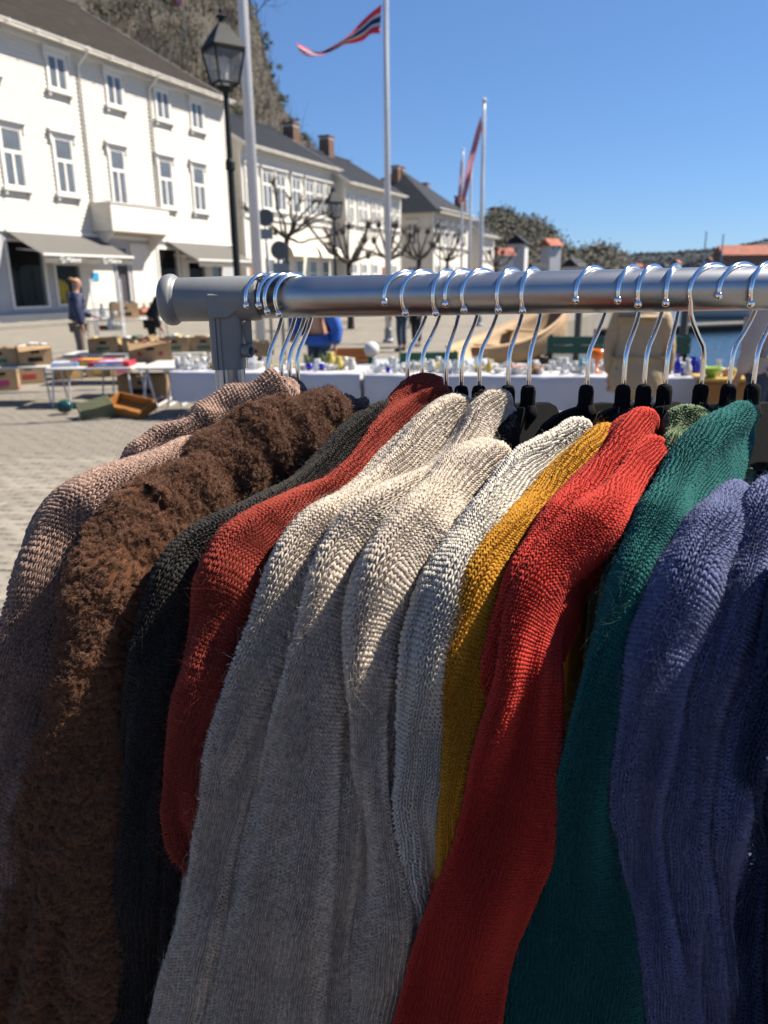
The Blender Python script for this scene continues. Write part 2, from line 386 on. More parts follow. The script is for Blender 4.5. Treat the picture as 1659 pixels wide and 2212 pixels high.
# ground floor: piers between the openings, real rooms behind the glass
op = [(-7.5,-4.2,.6,3.5), (.9,2.9,.7,3.55), (3.5,5.1,.75,2.6), (7.6,8.5,.12,3.5), (11.0,12.75,.5,3.55), (13.6,15.3,.6,2.9), (16.0,17.0,.12,2.9)]
x = -10.0; pr = MB()
for a, b, z0, z1 in op:
    pr.box(x, a, -.01, .25, 0, 3.9); pr.box(a, b, -.01, .25, 0, z0); pr.box(a, b, -.01, .25, z1, 3.9); x = b
pr.box(x, 18.3, -.01, .25, 0, 3.9); pr.build('ground_floor_wall', 'grey_wall', B1)
for a, b, z0, z1 in ((5.15, 7.3, .5, 2.75), (8.75, 10.75, .3, 3.7), (13.0, 13.45, .3, 3.3), (15.4, 15.9, .2, 3.3)): MB().box(a, b, -.06, -.012, z0, z1).build('white_panel', 'white_wood', B1)
MB().box(-10, 4.2, -.35, -.01, 0, .42).build('plinth', 'cream_wall', B1)
for a, b, z0, z1 in op:
    isd = b-a < 1.05
    f = MB(); f.box(a-.08, a+.05, -.05, .1, z0-.05, z1+.08); f.box(b-.05, b+.08, -.05, .1, z0-.05, z1+.08); f.box(a+.05, b-.05, -.05, .1, z1-.05, z1+.08); f.box(a+.05, b-.05, -.05, .1, z0-.05, z0+.05)
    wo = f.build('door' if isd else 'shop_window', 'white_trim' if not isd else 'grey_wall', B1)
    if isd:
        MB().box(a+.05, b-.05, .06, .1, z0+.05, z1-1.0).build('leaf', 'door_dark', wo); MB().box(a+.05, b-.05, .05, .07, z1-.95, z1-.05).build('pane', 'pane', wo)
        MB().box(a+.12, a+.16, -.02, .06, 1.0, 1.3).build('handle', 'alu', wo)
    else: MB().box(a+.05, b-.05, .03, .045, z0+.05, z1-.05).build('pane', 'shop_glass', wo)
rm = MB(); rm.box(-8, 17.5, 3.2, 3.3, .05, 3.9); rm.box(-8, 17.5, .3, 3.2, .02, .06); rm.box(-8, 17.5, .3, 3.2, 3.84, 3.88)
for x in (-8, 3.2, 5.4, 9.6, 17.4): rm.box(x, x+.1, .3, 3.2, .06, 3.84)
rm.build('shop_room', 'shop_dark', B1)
# balcony
bl = MB().box(6.2, 10.6, -1.3, -.03, 4.16, 4.32).build('balcony', 'white_wood', B1)
MB().box(6.2, 6.26, -1.3, -.03, 4.322, 5.42).build('balcony_panel', 'white_wood', bl)
MB().box(10.54, 10.6, -1.3, -.03, 4.322, 5.42).build('balcony_panel', 'white_wood', bl)
MB().box(6.262, 10.538, -1.3, -1.24, 4.322, 5.42).build('balcony_panel', 'white_wood', bl)
MB().box(6.15, 10.65, -1.35, -1.2, 5.422, 5.48).box(6.15, 6.3, -1.199, -.03, 5.422, 5.48).box(10.5, 10.65, -1.199, -.03, 5.422, 5.48).build('handrail', 'white_trim', bl)
for x in (6.4, 10.3): MB().prism([(-1.2, 4.16), (-.02, 4.16), (-.02, 3.3), (-.12, 3.3)], .12, 'x', x).build('bracket', 'white_trim', bl)
# awnings with their print
def awning(s0, s1, name):
    zt, zb, yo = 3.93, 2.92, -2.0
    G_ = []
    for k in range(9):
        f_ = k/8; sag = .05*math.sin(PI*f_); G_.append([(x, -.06+(yo+.06)*f_, zt+(zb-zt)*f_-sag) for x in np.linspace(s0, s1, 14)])
    G2 = [[(x, y, z-.012) for x, y, z in r][::-1] for r in G_]
    a = MB().grid(G_).grid(G2).build(name, 'awning_cloth', B1, smooth=True)
    MB().box(s0-.06, s1+.06, yo-.07, yo+.05, zb-.05, zb+.05).build('front_bar', 'white_trim', a)
    v = MB(); G_ = [[(x, yo-.03+.015*math.sin(x*5+r), zb-.05-.30*r/3) for x in np.linspace(s0, s1, 30)] for r in range(4)]
    v.grid(G_).grid([[(x, y+.01, z) for x, y, z in r][::-1] for r in G_]); va = v.build('valance', 'awning_cloth', a, smooth=True)
    for x in (s0+.4, s1-.4):
        MB().tube([(x, -.05, 3.2), (x+.1, -1.0, 3.12), (x, yo+.05, zb-.02)], .03, 6).build('folding_arm', 'alu', a)
    MB().box(s0-.1, s1+.1, -.16, -.03, zt-.04, zt+.10).build('cassette', 'white_trim', a)
    return va, yo, zb
va, yo, zb = awning(1.0, 6.55, 'awning')
for x in (2.0, 4.6):
    tb = MB(); tb.tube([(x+.13*math.cos(t), yo-.062, zb-.2+.13*math.sin(t)) for t in np.linspace(0, 2*PI, 19)], .016, 5, False)
    tb.tube([(x+.05*math.sin(t)**3*1.2, yo-.062, zb-.20+.05*(math.cos(t)-.4*math.cos(2*t))) for t in np.linspace(0, 2*PI, 15)], .011, 5, False); tb.build('round_logo', 'print_white', va)
    cu = bpy.data.curves.new('lettering', 'FONT'); cu.body = 'Malene'; cu.size = .30; cu.extrude = .003; cu.shear = .25; cu.materials.append(MATS['print_white'])
    o = bpy.data.objects.new('text_source', cu); COL.objects.link(o); me_ = bpy.data.meshes.new_from_object(o); bpy.data.objects.remove(o); o = bpy.data.objects.new('lettering', me_); COL.objects.link(o); o.parent = va; o.location = (x+.19, yo-.066, zb-.29); o.rotation_euler = (PI/2, 0, 0)
awning(11.9, 17.6, 'awning')
# things in and before the shop
def on_front(x, y, z): p = st(x, -y, z); return p
def shop_thing(name, label, cat, x, y, z=0, rz=0): return thing(name, label, cat, on_front(x, y, z), SROT+rz)
pm('yellow_cloth', (.62,.46,.02), .8, var=.1, vs=5); pm('pale_cloth', (.45,.46,.5), .8, var=.1); pm('dark_cloth', (.03,.035,.05), .85, var=.2)
t = shop_thing('yellow_shirt', 'yellow shirt hung behind the right pane of the shop window', 'shirt', 3.95, .28, .75)
mb = MB(); mb.lathe([(.0, 1.2), (.09, 1.19), (.30, 1.08), (.33, .8), (.30, .45), (.33, 0), (.0, 0)], n=14); mb.v = [(x, y*.45, z) for x, y, z in mb.v]; mb.build('shirt_body', 'yellow_cloth', t, smooth=True)
for sg in (-1, 1): MB().tube([(sg*.26, 0, 1.08), (sg*.40, -.02, .85), (sg*.43, -.03, .55)], [.1, .09, .075], 8).build('sleeve', 'yellow_cloth', t, smooth=True)
for k, (x, c, lb) in enumerate(((1.55, 'pale_cloth', 'shop mannequin in a pale top behind the large left window'), (2.25, 'dark_cloth', 'shop mannequin in dark clothes behind the large left window'))):
    t = shop_thing('mannequin', lb, 'mannequin', x, 1.0, .7)
    mb = MB(); mb.lathe([(.0, 1.62), (.09, 1.58), (.10, 1.46), (.05, 1.38), (.06, 1.33), (.0, 1.30)], n=12); mb.build('head', 'shop_dark', t, smooth=True)
    mb = MB(); mb.lathe([(.0, 1.36), (.05, 1.34), (.20, 1.26), (.22, 1.05), (.17, .85), (.22, .65), (.24, .3), (.28, .02), (0, .02)], n=14); mb.v = [(x, y*.65, z) for x, y, z in mb.v]; mb.build('clothes', c, t, smooth=True)
t = MB().box(-.22, .22, -.03, .0, 0, .38).build('wall_sign', 'blue_sign'); t.location = on_front(6.0, -.07, 1.85); t.rotation_euler = (0, 0, SROT); tag(t, 'small square blue sign on the white wall beside the shop door', 'sign')
for k, x in enumerate((8.9, 9.45, 10.0)):
    t = shop_thing('flower_pot', 'terracotta flower pot before the wall right of the shop door, %s of three' % ('leftmost', 'middle', 'rightmost')[k], 'flower pot', x, -.45, .115)
    MB().lathe([(.12, 0), (.17, .28), (.2, .28), (.2, .36), (.16, .36), (.15, .3), (0, .3)], n=12).build('pot', 'terracotta', t, smooth=False)
    mb = MB()
    for q in range(60):
        a = random.uniform(0, 6.28); r = random.uniform(0, .2); z = .36+random.uniform(0, .25); p = Vector((r*math.cos(a), r*math.sin(a), z)); u = Vector((random.gauss(0, 1), random.gauss(0, 1), random.gauss(0, 1))).normalized()*.05; v_ = u.orthogonal().normalized()*.025
        mb.add([p-u, p+v_, p+u, p-v_], [(0,1,2,3)])
    mb.build('leaves', 'leaf_dark', t)
st_ = MB(); st_.box(0, 2.6, -1.3, 0, 0, .16); st_.box(.15, 2.45, -.9, 0, .16, .32)
t = st_.build('brick_steps', 'terracotta'); t.location = on_front(8.0, -.05, .115); t.rotation_euler = (0, 0, SROT); tag(t, 'low red brick steps before the shop door', 'steps')
# --- second house
B2 = house_shell('white_house', 'white two-storey house with dark slate roof and two brick chimneys beside the big shop house', 19.9, 0, 13.0, 10.05, 10, math.radians(30), endm='cream_wall', tile=(.34,.45))
for s_ in (.95, 2.95, 4.75, 6.9, 8.9, 10.5, 12.1): add_window(B2, 'B2', s_, 6.45, 1.12, 2.3, [(.66, 2), (.34, 2)])
for cpx, cpy in ((628, 262), (705, 298)): chimney(B2, fac(cpx, cpy, -4.0)[0]-19.9, 4.0, 11.2, 13.6, .95, .95)
MB().box(0, 13, -.12, .0, 5.75, 5.95).build('belt_course', 'white_trim', B2)
for k in range(6):
    x = .9+k*2.05; wo = MB().box(x-.62, x-.5, -.06, .02, .5, 3.3).box(x+.5, x+.62, -.06, .02, .5, 3.3).box(x-.5, x+.5, -.06, .02, 3.18, 3.3).box(x-.5, x+.5, -.06, .02, .5, .6).box(x-.5, x+.5, -.05, .015, 2.3, 2.38).build('shop_window' if k != 1 else 'door', 'white_trim', B2)
    MB().box(x-.5, x+.5, -.02, 0, .6, 2.3).build('pane' if k != 1 else 'leaf', 'pane' if k != 1 else 'door_wood', wo); MB().box(x-.5, x+.5, -.02, 0, 2.38, 3.18).build('pane', 'pane', wo)
for k in range(2):
    x0 = 4.4+k*4.3
    mb = MB(); G_ = [[(x, -.05-1.0*math.sin(a), 3.45+.9*math.cos(a)) for x in np.linspace(x0, x0+3.8, 6)] for a in np.linspace(0, PI/2, 8)]
    mb.grid(G_).grid([[(x, y+.01, z-.01) for x, y, z in r][::-1] for r in G_]); mb.build('awning', 'cream_canvas', B2, smooth=True)
MB().box(.35, .62, -.1, -.065, .2, 3.1).build('orange_door_post', 'orange_paint', B2)
# --- third house
B3 = house_shell('white_house', 'white two-storey house with plain eaves, third in the row, standing forward of its neighbour', 32.9, 1.0, 11.4, 9.1, 10, math.radians(30), endm='cream_wall', tile=(.34,.45))
for s_ in (.95, 2.55, 3.6, 5.3, 6.4, 8.1, 9.2, 10.6): add_window(B3, 'B3', s_, 6.2, .72, 1.9, [(.64, 2), (.36, 2)], hood=False)
for k, x in enumerate((1.2, 3.2, 5.4, 7.6, 9.8)):
    add_window(B3, 'B3g', x, .9, 1.0, 2.2, [(.64, 2), (.36, 2)], hood=False) if k != 3 else MB().box(x-.5, x+.5, -.05, 0, .1, 2.9).build('door', 'door_wood', B3)
# --- corner house with the hipped roof
B4 = house_shell('corner_house', 'white corner house with steep dark hipped roof and paired chimneys', 50.6, 2.0, 11.6, 8.5, 12, math.radians(36), hip=True, endm='white_wood', over=.8)
for s_ in (1.2, 3.4, 5.6, 7.8, 10.0): add_window(B4, 'B4', s_, 5.2, .95, 2.0, [(.62, 2), (.38, 2)]); add_window(B4, 'B4g', s_, 1.0, .95, 2.2, [(.62, 2), (.38, 2)], hood=False)
for y in (2.2, 5.2): add_window(B4, 'B4', 0, 5.2, .95, 2.0, [(.62, 2), (.38, 2)], rot=(0, 0, -PI/2), y=y); add_window(B4, 'B4g', 0, 1.0, .95, 2.2, [(.62, 2), (.38, 2)], hood=False, rot=(0, 0, -PI/2), y=y)
for x, y in ((4.2, 5.6), (5.4, 5.6), (8.5, 4.0)): chimney(B4, x, y, 10.6, 13.0 if y > 5 else 11.7, .75, .75)
# --- last white house in the row
B5 = house_shell('white_house', 'small white gabled house at the far end of the row', 66.5, 2.0, 6.5, 6.9, 9, math.radians(36), tile=(.5,.6))
for s_ in (1.3, 3.3, 5.2): add_window(B5, 'B3', s_, 4.2, .72, 1.9, [(.64, 2), (.36, 2)], hood=False); add_window(B5, 'B3g', s_, .9, 1.0, 2.2, [(.64, 2), (.36, 2)], hood=False)
chimney(B5, 2.0, 3.2, 8.3, 11.2)
chimney(B5, 5.0, 3.6, 8.3, 11.0)
# ------------------------------------------------------------------ wooded hill behind the houses
sk = [(-200,-420),(150,-330),(330,-190),(470,-70),(540,-10),(566,70),(580,130),(600,195),(622,240),(650,278),(700,330),(760,376),(850,436),(960,505),(1040,560),(1100,590)]
skx = [p[0] for p in sk]; sky_ = [p[1] for p in sk]
def hill_at(px, f_):
    ys = np.interp(px, skx, sky_)+9; o_n = -22.0; s0, _ = fac(px, 600, o_n); _, y0 = PROJ(st(s0, o_n, 3.0)); y0 = min(y0, 640)
    y = y0+(ys-y0)*f_**.85; off = -(22+40*f_); s, z = fac(px, float(y), off)
    z += f_*(1-f_)*2.4*(math.sin(px*.061+f_*9)+.7*math.sin(px*.13-f_*17+1)); return st(s, off, z)
G_ = []
for f_ in np.linspace(0, 1, 26): G_.append([hill_at(px, f_) for px in np.linspace(-200, 1100, 130)])
last = G_[-1]
for k in (1.12, 1.4): G_.append([(x*k, y*k, z*(1.02 if k < 1.2 else .55)) for x, y, z in last])
kind(MB().grid(G_).build('hill', 'hill_soil', smooth=True), 'structure')
# bare and evergreen trees
def bare_tree_mesh(seed, h, spread=.55, depth=4, r0=.16, nb=3, droop=0.0):
    rd = random.Random(seed); mb = MB()
    def br(p, d, ln, r, lv):
        n = 3; pts = [p]; rr = [r]
        for k in range(n):
            d = (d+Vector((rd.gauss(0, .12), rd.gauss(0, .12), rd.gauss(0, .06)+.04))).normalized(); p = p+d*ln/n; pts.append(p); rr.append(r*(1-.45*(k+1)/n))
        mb.tube(pts, rr, 5 if lv > 2 else 3, cap=False)
        if lv == 0: return
        for k in range(nb+(1 if lv < 3 else 0)):
            f_ = rd.uniform(.35, 1.0); i = min(int(f_*n), n-1); q = pts[i].lerp(pts[i+1], f_*n-i) if i < n else pts[-1]
            a = rd.uniform(0, 6.283); sd = d.orthogonal().normalized(); sd = Matrix.Rotation(a, 3, d) @ sd
            br(q, (d*rd.uniform(.6, 1.0)+sd*spread*rd.uniform(.7, 1.4)).normalized(), ln*rd.uniform(.5, .75), rr[i]*.6, lv-1)
    br(Vector((0, 0, 0)), Vector((rd.gauss(0, .05), rd.gauss(0, .05), 1)), h*.45, r0, depth)
    return mb
def leaf_cloud(rd, n, rad, cz, size):
    mb = MB()
    clumps = [(Vector((rd.gauss(0, .5)*rad, rd.gauss(0, .5)*rad, cz+rd.gauss(0, .45)*rad)), rd.uniform(.25, .5)*rad) for _ in range(14)]
    for k in range(n):
        c, r = rd.choice(clumps); p = c+Vector((rd.gauss(0, 1), rd.gauss(0, 1), rd.gauss(0, .8)))*r*.5
        u = Vector((rd.gauss(0, 1), rd.gauss(0, 1), rd.gauss(0, 1))).normalized(); v = u.orthogonal().normalized(); s_ = size*rd.uniform(.5, 1.3)
        mb.add([p-u*s_, p+v*s_*.6, p+u*s_, p-v*s_*.6], [(0,1,2,3)])
    return mb
BT = [bare_tree_mesh(40+k, 11, .6, 4, .17, 3).mesh('trunk', 'twig') for k in range(4)]
BUSH = [leaf_cloud(random.Random(70+k), 420, 2.0, 1.6, .22).mesh('crown', 'leaf_dark' if k % 2 else 'leaf_olive') for k in range(4)]
BST = MB().tube([(0,0,-.4), (.05,0,1.0), (0,.05,2.0)], [.12,.09,.04], 5).mesh('trunk', 'bark')
# the countable trees along the skyline
tk = 0
words = ['tallest', 'leaning', 'forked', 'thin', 'broad', 'sparse', 'small', 'dark']
hill_trees = [(300,.72,1.0),(330,.60,.9),(355,.86,1.2),(372,.80,1.2),(398,.66,1.1),(412,.9,1.3),(425,.60,1.0),(440,.78,1.1),(455,.86,1.3),(470,.5,.9),(488,.93,1.5),(500,.7,1.0),(514,.97,1.7),(526,.8,1.1),(538,.985,1.7),(556,.95,1.2),(572,.9,.9),(590,.9,.8)]
num = ['one','two','three','four','five','six','seven','eight','nine','ten','eleven','twelve','thirteen','fourteen','fifteen','sixteen','seventeen','eighteen']
for px, f_, sc in hill_trees:
    t = thing('bare_tree', 'leafless tree on the hill above the roofs, number %s from the left' % num[tk], 'tree', hill_at(px, f_), random.uniform(0, 6), 'bare trees on the hill')
    t.location.z -= .6; inst(BT[tk % 4], 'trunk', t, sc=(sc,)*3); tk += 1
for k, (px, f_) in enumerate(((352,.75),(505,.5),(566,.97),(582,.97),(603,.98),(628,.98),(660,.98),(705,.98))):
    t = thing('evergreen_tree', 'dark evergreen on the hill edge, %s of the row from the left' % ['first','second','third','fourth','fifth','sixth','seventh','eighth'][k], 'tree', hill_at(px, f_), 0, 'evergreens on the hill edge')
    t.location.z -= 1.6; inst(BST, 'trunk', t); inst(leaf_cloud(random.Random(300+k), 700, 1.5, 1.9, .2).mesh('crown', 'leaf_dark'), 'crown', t)
mb = {0: MB(), 1: MB(), 2: MB()}
rd = random.Random(5)
for k in range(2300):
    px = rd.uniform(180, 800); f_ = rd.random(); c = Vector(hill_at(px, f_)); which = rd.choice((0, 0, 0, 1, 1, 2, 2)); tp = 1.0 if f_ < .93 else .45
    if which < 2:
        r = rd.uniform(.7, 2.0)*tp
        for q in range(26):
            p = c+Vector((rd.gauss(0, .6), rd.gauss(0, .6), abs(rd.gauss(.5, .5))))*r; u = Vector((rd.gauss(0, 1), rd.gauss(0, 1), rd.gauss(0, 1))).normalized(); v = u.orthogonal().normalized(); e = rd.uniform(.12, .34)
            mb[which].add([p-u*e, p+v*e*.5, p+u*e, p-v*e*.5], [(0,1,2,3)])
    else:
        for q in range(8):
            a = c+Vector((rd.gauss(0, .8), rd.gauss(0, .8), -.2)); e = a+Vector((rd.gauss(0, .9), rd.gauss(0, .9), rd.uniform(1.5, 6.0)*tp)); mb[2].tube([a, a.lerp(e, .5)+Vector((rd.gauss(0, .15), 0, 0)), e], [.05, .03, .010], 3, False)
for w_, nm, mt in ((0, 'hill_brush', 'leaf_olive'), (1, 'hill_evergreen', 'leaf_dark'), (2, 'hill_twigs', 'twig')):
    kind(mb[w_].build(nm, mt), 'stuff')
# ------------------------------------------------------------------ far shore: hills, wood, houses
def ridge(name, pts, Y0, Y1, m, base=-2.0):
    xs = np.array([p[0] for p in pts], float); q = PT(xs, [p[1] for p in pts], Y1); G_ = []
    X = np.linspace(q[0, 0], q[-1, 0], 70); Z = np.interp(X, q[:, 0], q[:, 2])
    for k in range(10):
        f_ = k/9; sm = f_*f_*(3-2*f_)
        G_.append([(x*(Y0+(Y1-Y0)*f_)/Y1, Y0+(Y1-Y0)*f_, base+(z-base)*sm+(.02*z*math.sin(x*.3+k*1.7))*(1 if 0 < k < 9 else 0)) for x, z in zip(X, Z)])
    G_.append([(x*1.3, Y1*1.3, base) for x in X])
    return kind(MB().grid(G_).build(name, m, smooth=True), 'structure')
near_sk = [(900,600),(985,570),(1030,508),(1060,480),(1090,478),(1125,494),(1160,500),(1195,532),(1232,568),(1262,562),(1296,550),(1330,566),(1356,606)]
ridge('headland', near_sk, 185, 235, 'hill_soil')
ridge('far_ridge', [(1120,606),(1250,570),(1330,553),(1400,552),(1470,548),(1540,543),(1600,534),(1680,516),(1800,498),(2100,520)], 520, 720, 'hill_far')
rd = random.Random(9); wood = {0: MB(), 1: MB()}
nx = np.array([p[0] for p in near_sk]); ny = np.array([p[1] for p in near_sk])
for k in range(900):
    px = rd.uniform(1035, 1356); py = np.interp(px, nx, ny); f_ = rd.random()**.7; Y = 188+47*f_
    top = PT(px, py, 235)[2]; sm = f_*f_*(3-2*f_); c = Vector(PT(px, 600, Y)); c.z = -2+(top+2)*sm; r = rd.uniform(1.2, 2.3); wch = 0 if rd.random() < .55 else 1
    for q in range(46):
        p = c+Vector((rd.gauss(0, .6), rd.gauss(0, .6), abs(rd.gauss(.7, .6))))*r; u = Vector((rd.gauss(0, 1), rd.gauss(0, 1), rd.gauss(0, 1))).normalized(); v = u.orthogonal().normalized(); e = rd.uniform(.3, .7)
        wood[wch].add([p-u*e, p+v*e*.6, p+u*e, p-v*e*.6], [(0,1,2,3)])
kind(wood[0].build('headland_wood', 'leaf_dark'), 'stuff'); kind(wood[1].build('headland_scrub', 'scrub'), 'stuff')
fw = MB()
for k in range(2200):
    px = rd.uniform(1230, 1690); ff = rd.random()**.5; py = np.interp(px, [1250,1330,1400,1540,1600,1690], [570,553,552,543,534,516])*ff+606*(1-ff); c = Vector(PT(px, py+1, 515+200*ff)); r = rd.uniform(2, 5)
    for q in range(8):
        p = c+Vector((rd.gauss(0, .7)*r, 0, rd.uniform(-.5, .7)*r)); u = Vector((rd.gauss(0, 1), rd.gauss(0, 1), rd.gauss(0, 1))).normalized(); v = u.orthogonal().normalized(); fw.add([p-u*2, p+v*1.4, p+u*2, p-v*1.4], [(0,1,2,3)])
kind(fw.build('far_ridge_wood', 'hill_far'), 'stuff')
def far_house(px, py_base, w_px, h_px, Y, label, wallm='far_white', roofm='slate', rz=0.3, flat=False, dl=1.0, win=True, name='far_house'):
    b = PT(px, py_base, Y); w_ = w_px/1733*Y; h_ = h_px/1733*Y; d_ = w_*dl
    t = thing(name, label, 'house', tuple(b), rz)
    MB().box(-w_/2, w_/2, -d_/2, d_/2, -6, h_).build('wall', wallm, t)
    if flat: MB().box(-w_/2-.2, w_/2+.2, -d_/2-.2, d_/2+.2, h_, h_+.4).build('roof', roofm, t)
    else: MB().prism([(-d_/2-.5, h_-.3), (d_/2+.5, h_-.3), (0, h_+d_*.42)], w_+.8, 'x', -w_/2-.4).build('roof', roofm, t)
    if win:
        n = max(2, int(w_/3))
        for k in range(n):
            x = -w_/2+(k+.5)*w_/n; wo = MB().box(x-.5, x+.5, -d_/2-.06, -d_/2, h_*.45, h_*.45+1.3).build('window', 'white_trim', t); MB().box(x-.4, x+.4, -d_/2-.09, -d_/2-.062, h_*.45+.1, h_*.45+1.2).build('pane', 'pane', wo)
    return t
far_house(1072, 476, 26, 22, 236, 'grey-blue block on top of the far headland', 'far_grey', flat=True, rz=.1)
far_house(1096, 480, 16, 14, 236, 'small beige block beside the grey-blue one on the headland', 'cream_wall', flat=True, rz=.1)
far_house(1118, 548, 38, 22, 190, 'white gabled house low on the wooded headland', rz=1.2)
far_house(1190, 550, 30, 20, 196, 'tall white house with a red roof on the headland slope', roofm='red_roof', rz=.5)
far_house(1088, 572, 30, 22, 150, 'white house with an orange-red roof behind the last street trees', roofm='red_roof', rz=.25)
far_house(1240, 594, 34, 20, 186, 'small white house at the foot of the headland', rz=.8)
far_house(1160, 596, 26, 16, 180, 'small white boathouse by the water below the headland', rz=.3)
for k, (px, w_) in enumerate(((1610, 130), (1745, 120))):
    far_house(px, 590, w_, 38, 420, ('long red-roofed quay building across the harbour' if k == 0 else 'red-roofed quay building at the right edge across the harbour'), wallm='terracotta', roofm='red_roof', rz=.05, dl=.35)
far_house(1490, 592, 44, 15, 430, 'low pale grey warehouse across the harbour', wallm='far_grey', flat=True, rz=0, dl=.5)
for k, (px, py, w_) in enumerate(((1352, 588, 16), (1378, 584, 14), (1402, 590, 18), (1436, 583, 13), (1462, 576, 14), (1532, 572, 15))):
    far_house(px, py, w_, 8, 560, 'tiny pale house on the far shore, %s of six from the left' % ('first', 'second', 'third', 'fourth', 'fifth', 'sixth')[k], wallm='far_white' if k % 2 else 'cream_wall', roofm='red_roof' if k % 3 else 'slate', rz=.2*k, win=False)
for k, (px, pt) in enumerate(((1516, 500), (1553, 506))):
    a = PT(px, 600, 380); e = PT(px, pt, 380)
    t = thing('sailing_boat_mast', 'thin grey mast %s of the two standing across the harbour' % ('left', 'right')[k], 'mast', tuple(a), 0, 'masts across the harbour')
    h_ = e[2]-a[2]; MB().tube([(0, 0, -2), (0, 0, h_)], [.42, .3], 6).build('pole', 'far_grey', t); MB().tube([(-1.6, 0, h_*.6), (1.6, 0, h_*.6)], .1, 5).build('spreader', 'far_grey', t)
# ------------------------------------------------------------------ street lamps, poles, flags, signs
pm('lamp_black', (.010,.013,.016), .65, var=.2, vs=6, spec=.25)
pm('lamp_glass', (0.286,0.306,0.34), .25, alpha=.30, spec=.6)
pm('pole_white', (0.503,0.503,0.524), .35, var=.05, vs=3, coat=.3)
pm('flag_red', (.52,.02,.05), .8); pm('flag_white', (0.49,0.49,0.503), .8); pm('flag_blue', (0.00816,0.0136,0.0748), .8)
pm('sign_grey', (0.204,0.218,0.231), .45, metal=.4, var=.1, vs=4); pm('sign_dark', (0.0816,0.085,0.0884), .5)
def street_lamp(loc, z_l, sc, label, rz=.5):
    t = thing('street_lamp', label, 'street lamp', loc, rz, 'black lantern street lamps')
    MB().lathe([(.16, 0), (.16, .25), (.10, .32), (.09, 1.0), (.11, 1.03), (.11, 1.1), (.045, 1.15), (.040, z_l-.9), (.058, z_l-.88), (.058, z_l-.8), (.036, z_l-.76), (.032, z_l-.06), (.09, z_l-.03), (.09, z_l)], n=12).build('post', 'lamp_black', t, smooth=False)
    l = MB(); b, tp, h = .165*sc, .245*sc, .46*sc
    c0 = [(-b,-b),(b,-b),(b,b),(-b,b)]; c1 = [(-tp,-tp),(tp,-tp),(tp,tp),(-tp,tp)]
    for (x0, y0), (x1, y1) in zip(c0, c1): l.tube([(x0, y0, z_l+.04), (x1, y1, z_l+.04+h)], .014, 4)
    for c, z in ((c0, z_l+.04), (c1, z_l+.04+h)):
        for k in range(4): l.tube([(*c[k], z), (*c[(k+1) % 4], z)], .018, 4)
    for x0, y0 in c0: l.tube([(0, 0, z_l-.05), (x0, y0, z_l+.04)], .014, 4)
    lo = l.build('lantern_frame', 'lamp_black', t)
    for k in range(4):
        k2 = (k+1) % 4; q = .97
        MB().add([(c0[k][0]*q, c0[k][1]*q, z_l+.05), (c0[k2][0]*q, c0[k2][1]*q, z_l+.05), (c1[k2][0]*q, c1[k2][1]*q, z_l+.03+h), (c1[k][0]*q, c1[k][1]*q, z_l+.03+h)], [(0,1,2,3)]).build('lantern_pane', 'lamp_glass', lo)
    r = MB(); zz = z_l+.06+h; e = tp*1.10; a1 = tp*.62; 
    V = [(-e,-e,zz),(e,-e,zz),(e,e,zz),(-e,e,zz),(-a1,-a1,zz+.20*sc),(a1,-a1,zz+.20*sc),(a1,a1,zz+.20*sc),(-a1,a1,zz+.20*sc)]; a2 = tp*.22
    V += [(-a2,-a2,zz+.34*sc),(a2,-a2,zz+.34*sc),(a2,a2,zz+.34*sc),(-a2,a2,zz+.34*sc)]
    r.add(V, [(3,2,1,0)]+[(k, (k+1) % 4, 4+(k+1) % 4, 4+k) for k in range(4)]+[(4+k, 4+(k+1) % 4, 8+(k+1) % 4, 8+k) for k in range(4)]+[(8,9,10,11)])
    r.lathe([(.05*sc, 0), (.05*sc, .05), (.09*sc, .07), (.03*sc, .10), (.035*sc, .14), (0, .17)], (0, 0, zz+.34*sc), 8)
    r.build('roof', 'lamp_black', t)
    MB().lathe([(.03, 0), (.035, .1), (.035, .25), (0, .28)], (0, 0, z_l+.06), 8).build('lamp_tube', 'flag_white', t)
    return t
p = PT(494, 300, 10.0); street_lamp((p[0], p[1], 0), PT(490, 189, 10)[2], .74, 'tall black lantern street lamp in front of the big white shop house', rz=.62)
p = PT(722, 500, 26); street_lamp((p[0], p[1], 0), PT(722, 472, 26)[2], .9, 'black lantern street lamp among the pollarded trees by the second house')
p = PT(951, 500, 50); street_lamp((p[0], p[1], 0), PT(951, 508, 50)[2], .9, 'far black lantern street lamp before the corner house')
def flag_pole(px, Y, top_z, r0, label):
    b = PT(px, 600, Y); t = thing('flag_pole', label, 'flag pole', (b[0], b[1], 0), 0, 'white flag poles')
    MB().tube([(0,0,0), (0,0,top_z*.5), (0,0,top_z)], [r0, r0*.85, r0*.55], 14).build('pole', 'pole_white', t, smooth=True)
    MB().lathe([(r0*.6, 0), (r0*1.1, .05), (r0*1.1, .1), (0, .18)], (0, 0, top_z), 10).build('finial', 'pole_white', t)
    MB().lathe([(r0*1.9, 0), (r0*1.9, .06), (r0*1.3, .1), (r0*1.3, .35), (r0, .4)], n=12).build('base_collar', 'sign_grey', t)
    MB().tube([(r0*1.1, -r0*.4, 1.2), (r0*.9, -r0*.35, top_z*.98)], .006, 4).build('halyard', 'flag_white', t)
    return t
flag_pole(556, 13.2, 11.5, .082, 'thick white flag pole rising beside the tall street lamp')
flag_pole(838, 22, 10.6, .085, 'white flag pole flying the long pennant')
flag_pole(1037, 30, PT(1043, 222, 30)[2], .085, 'white flag pole to the right with a limp narrow flag')
flag_pole(1013, 44, PT(1015, 330, 44)[2], .085, 'thin white flag pole just left of the right-hand one')
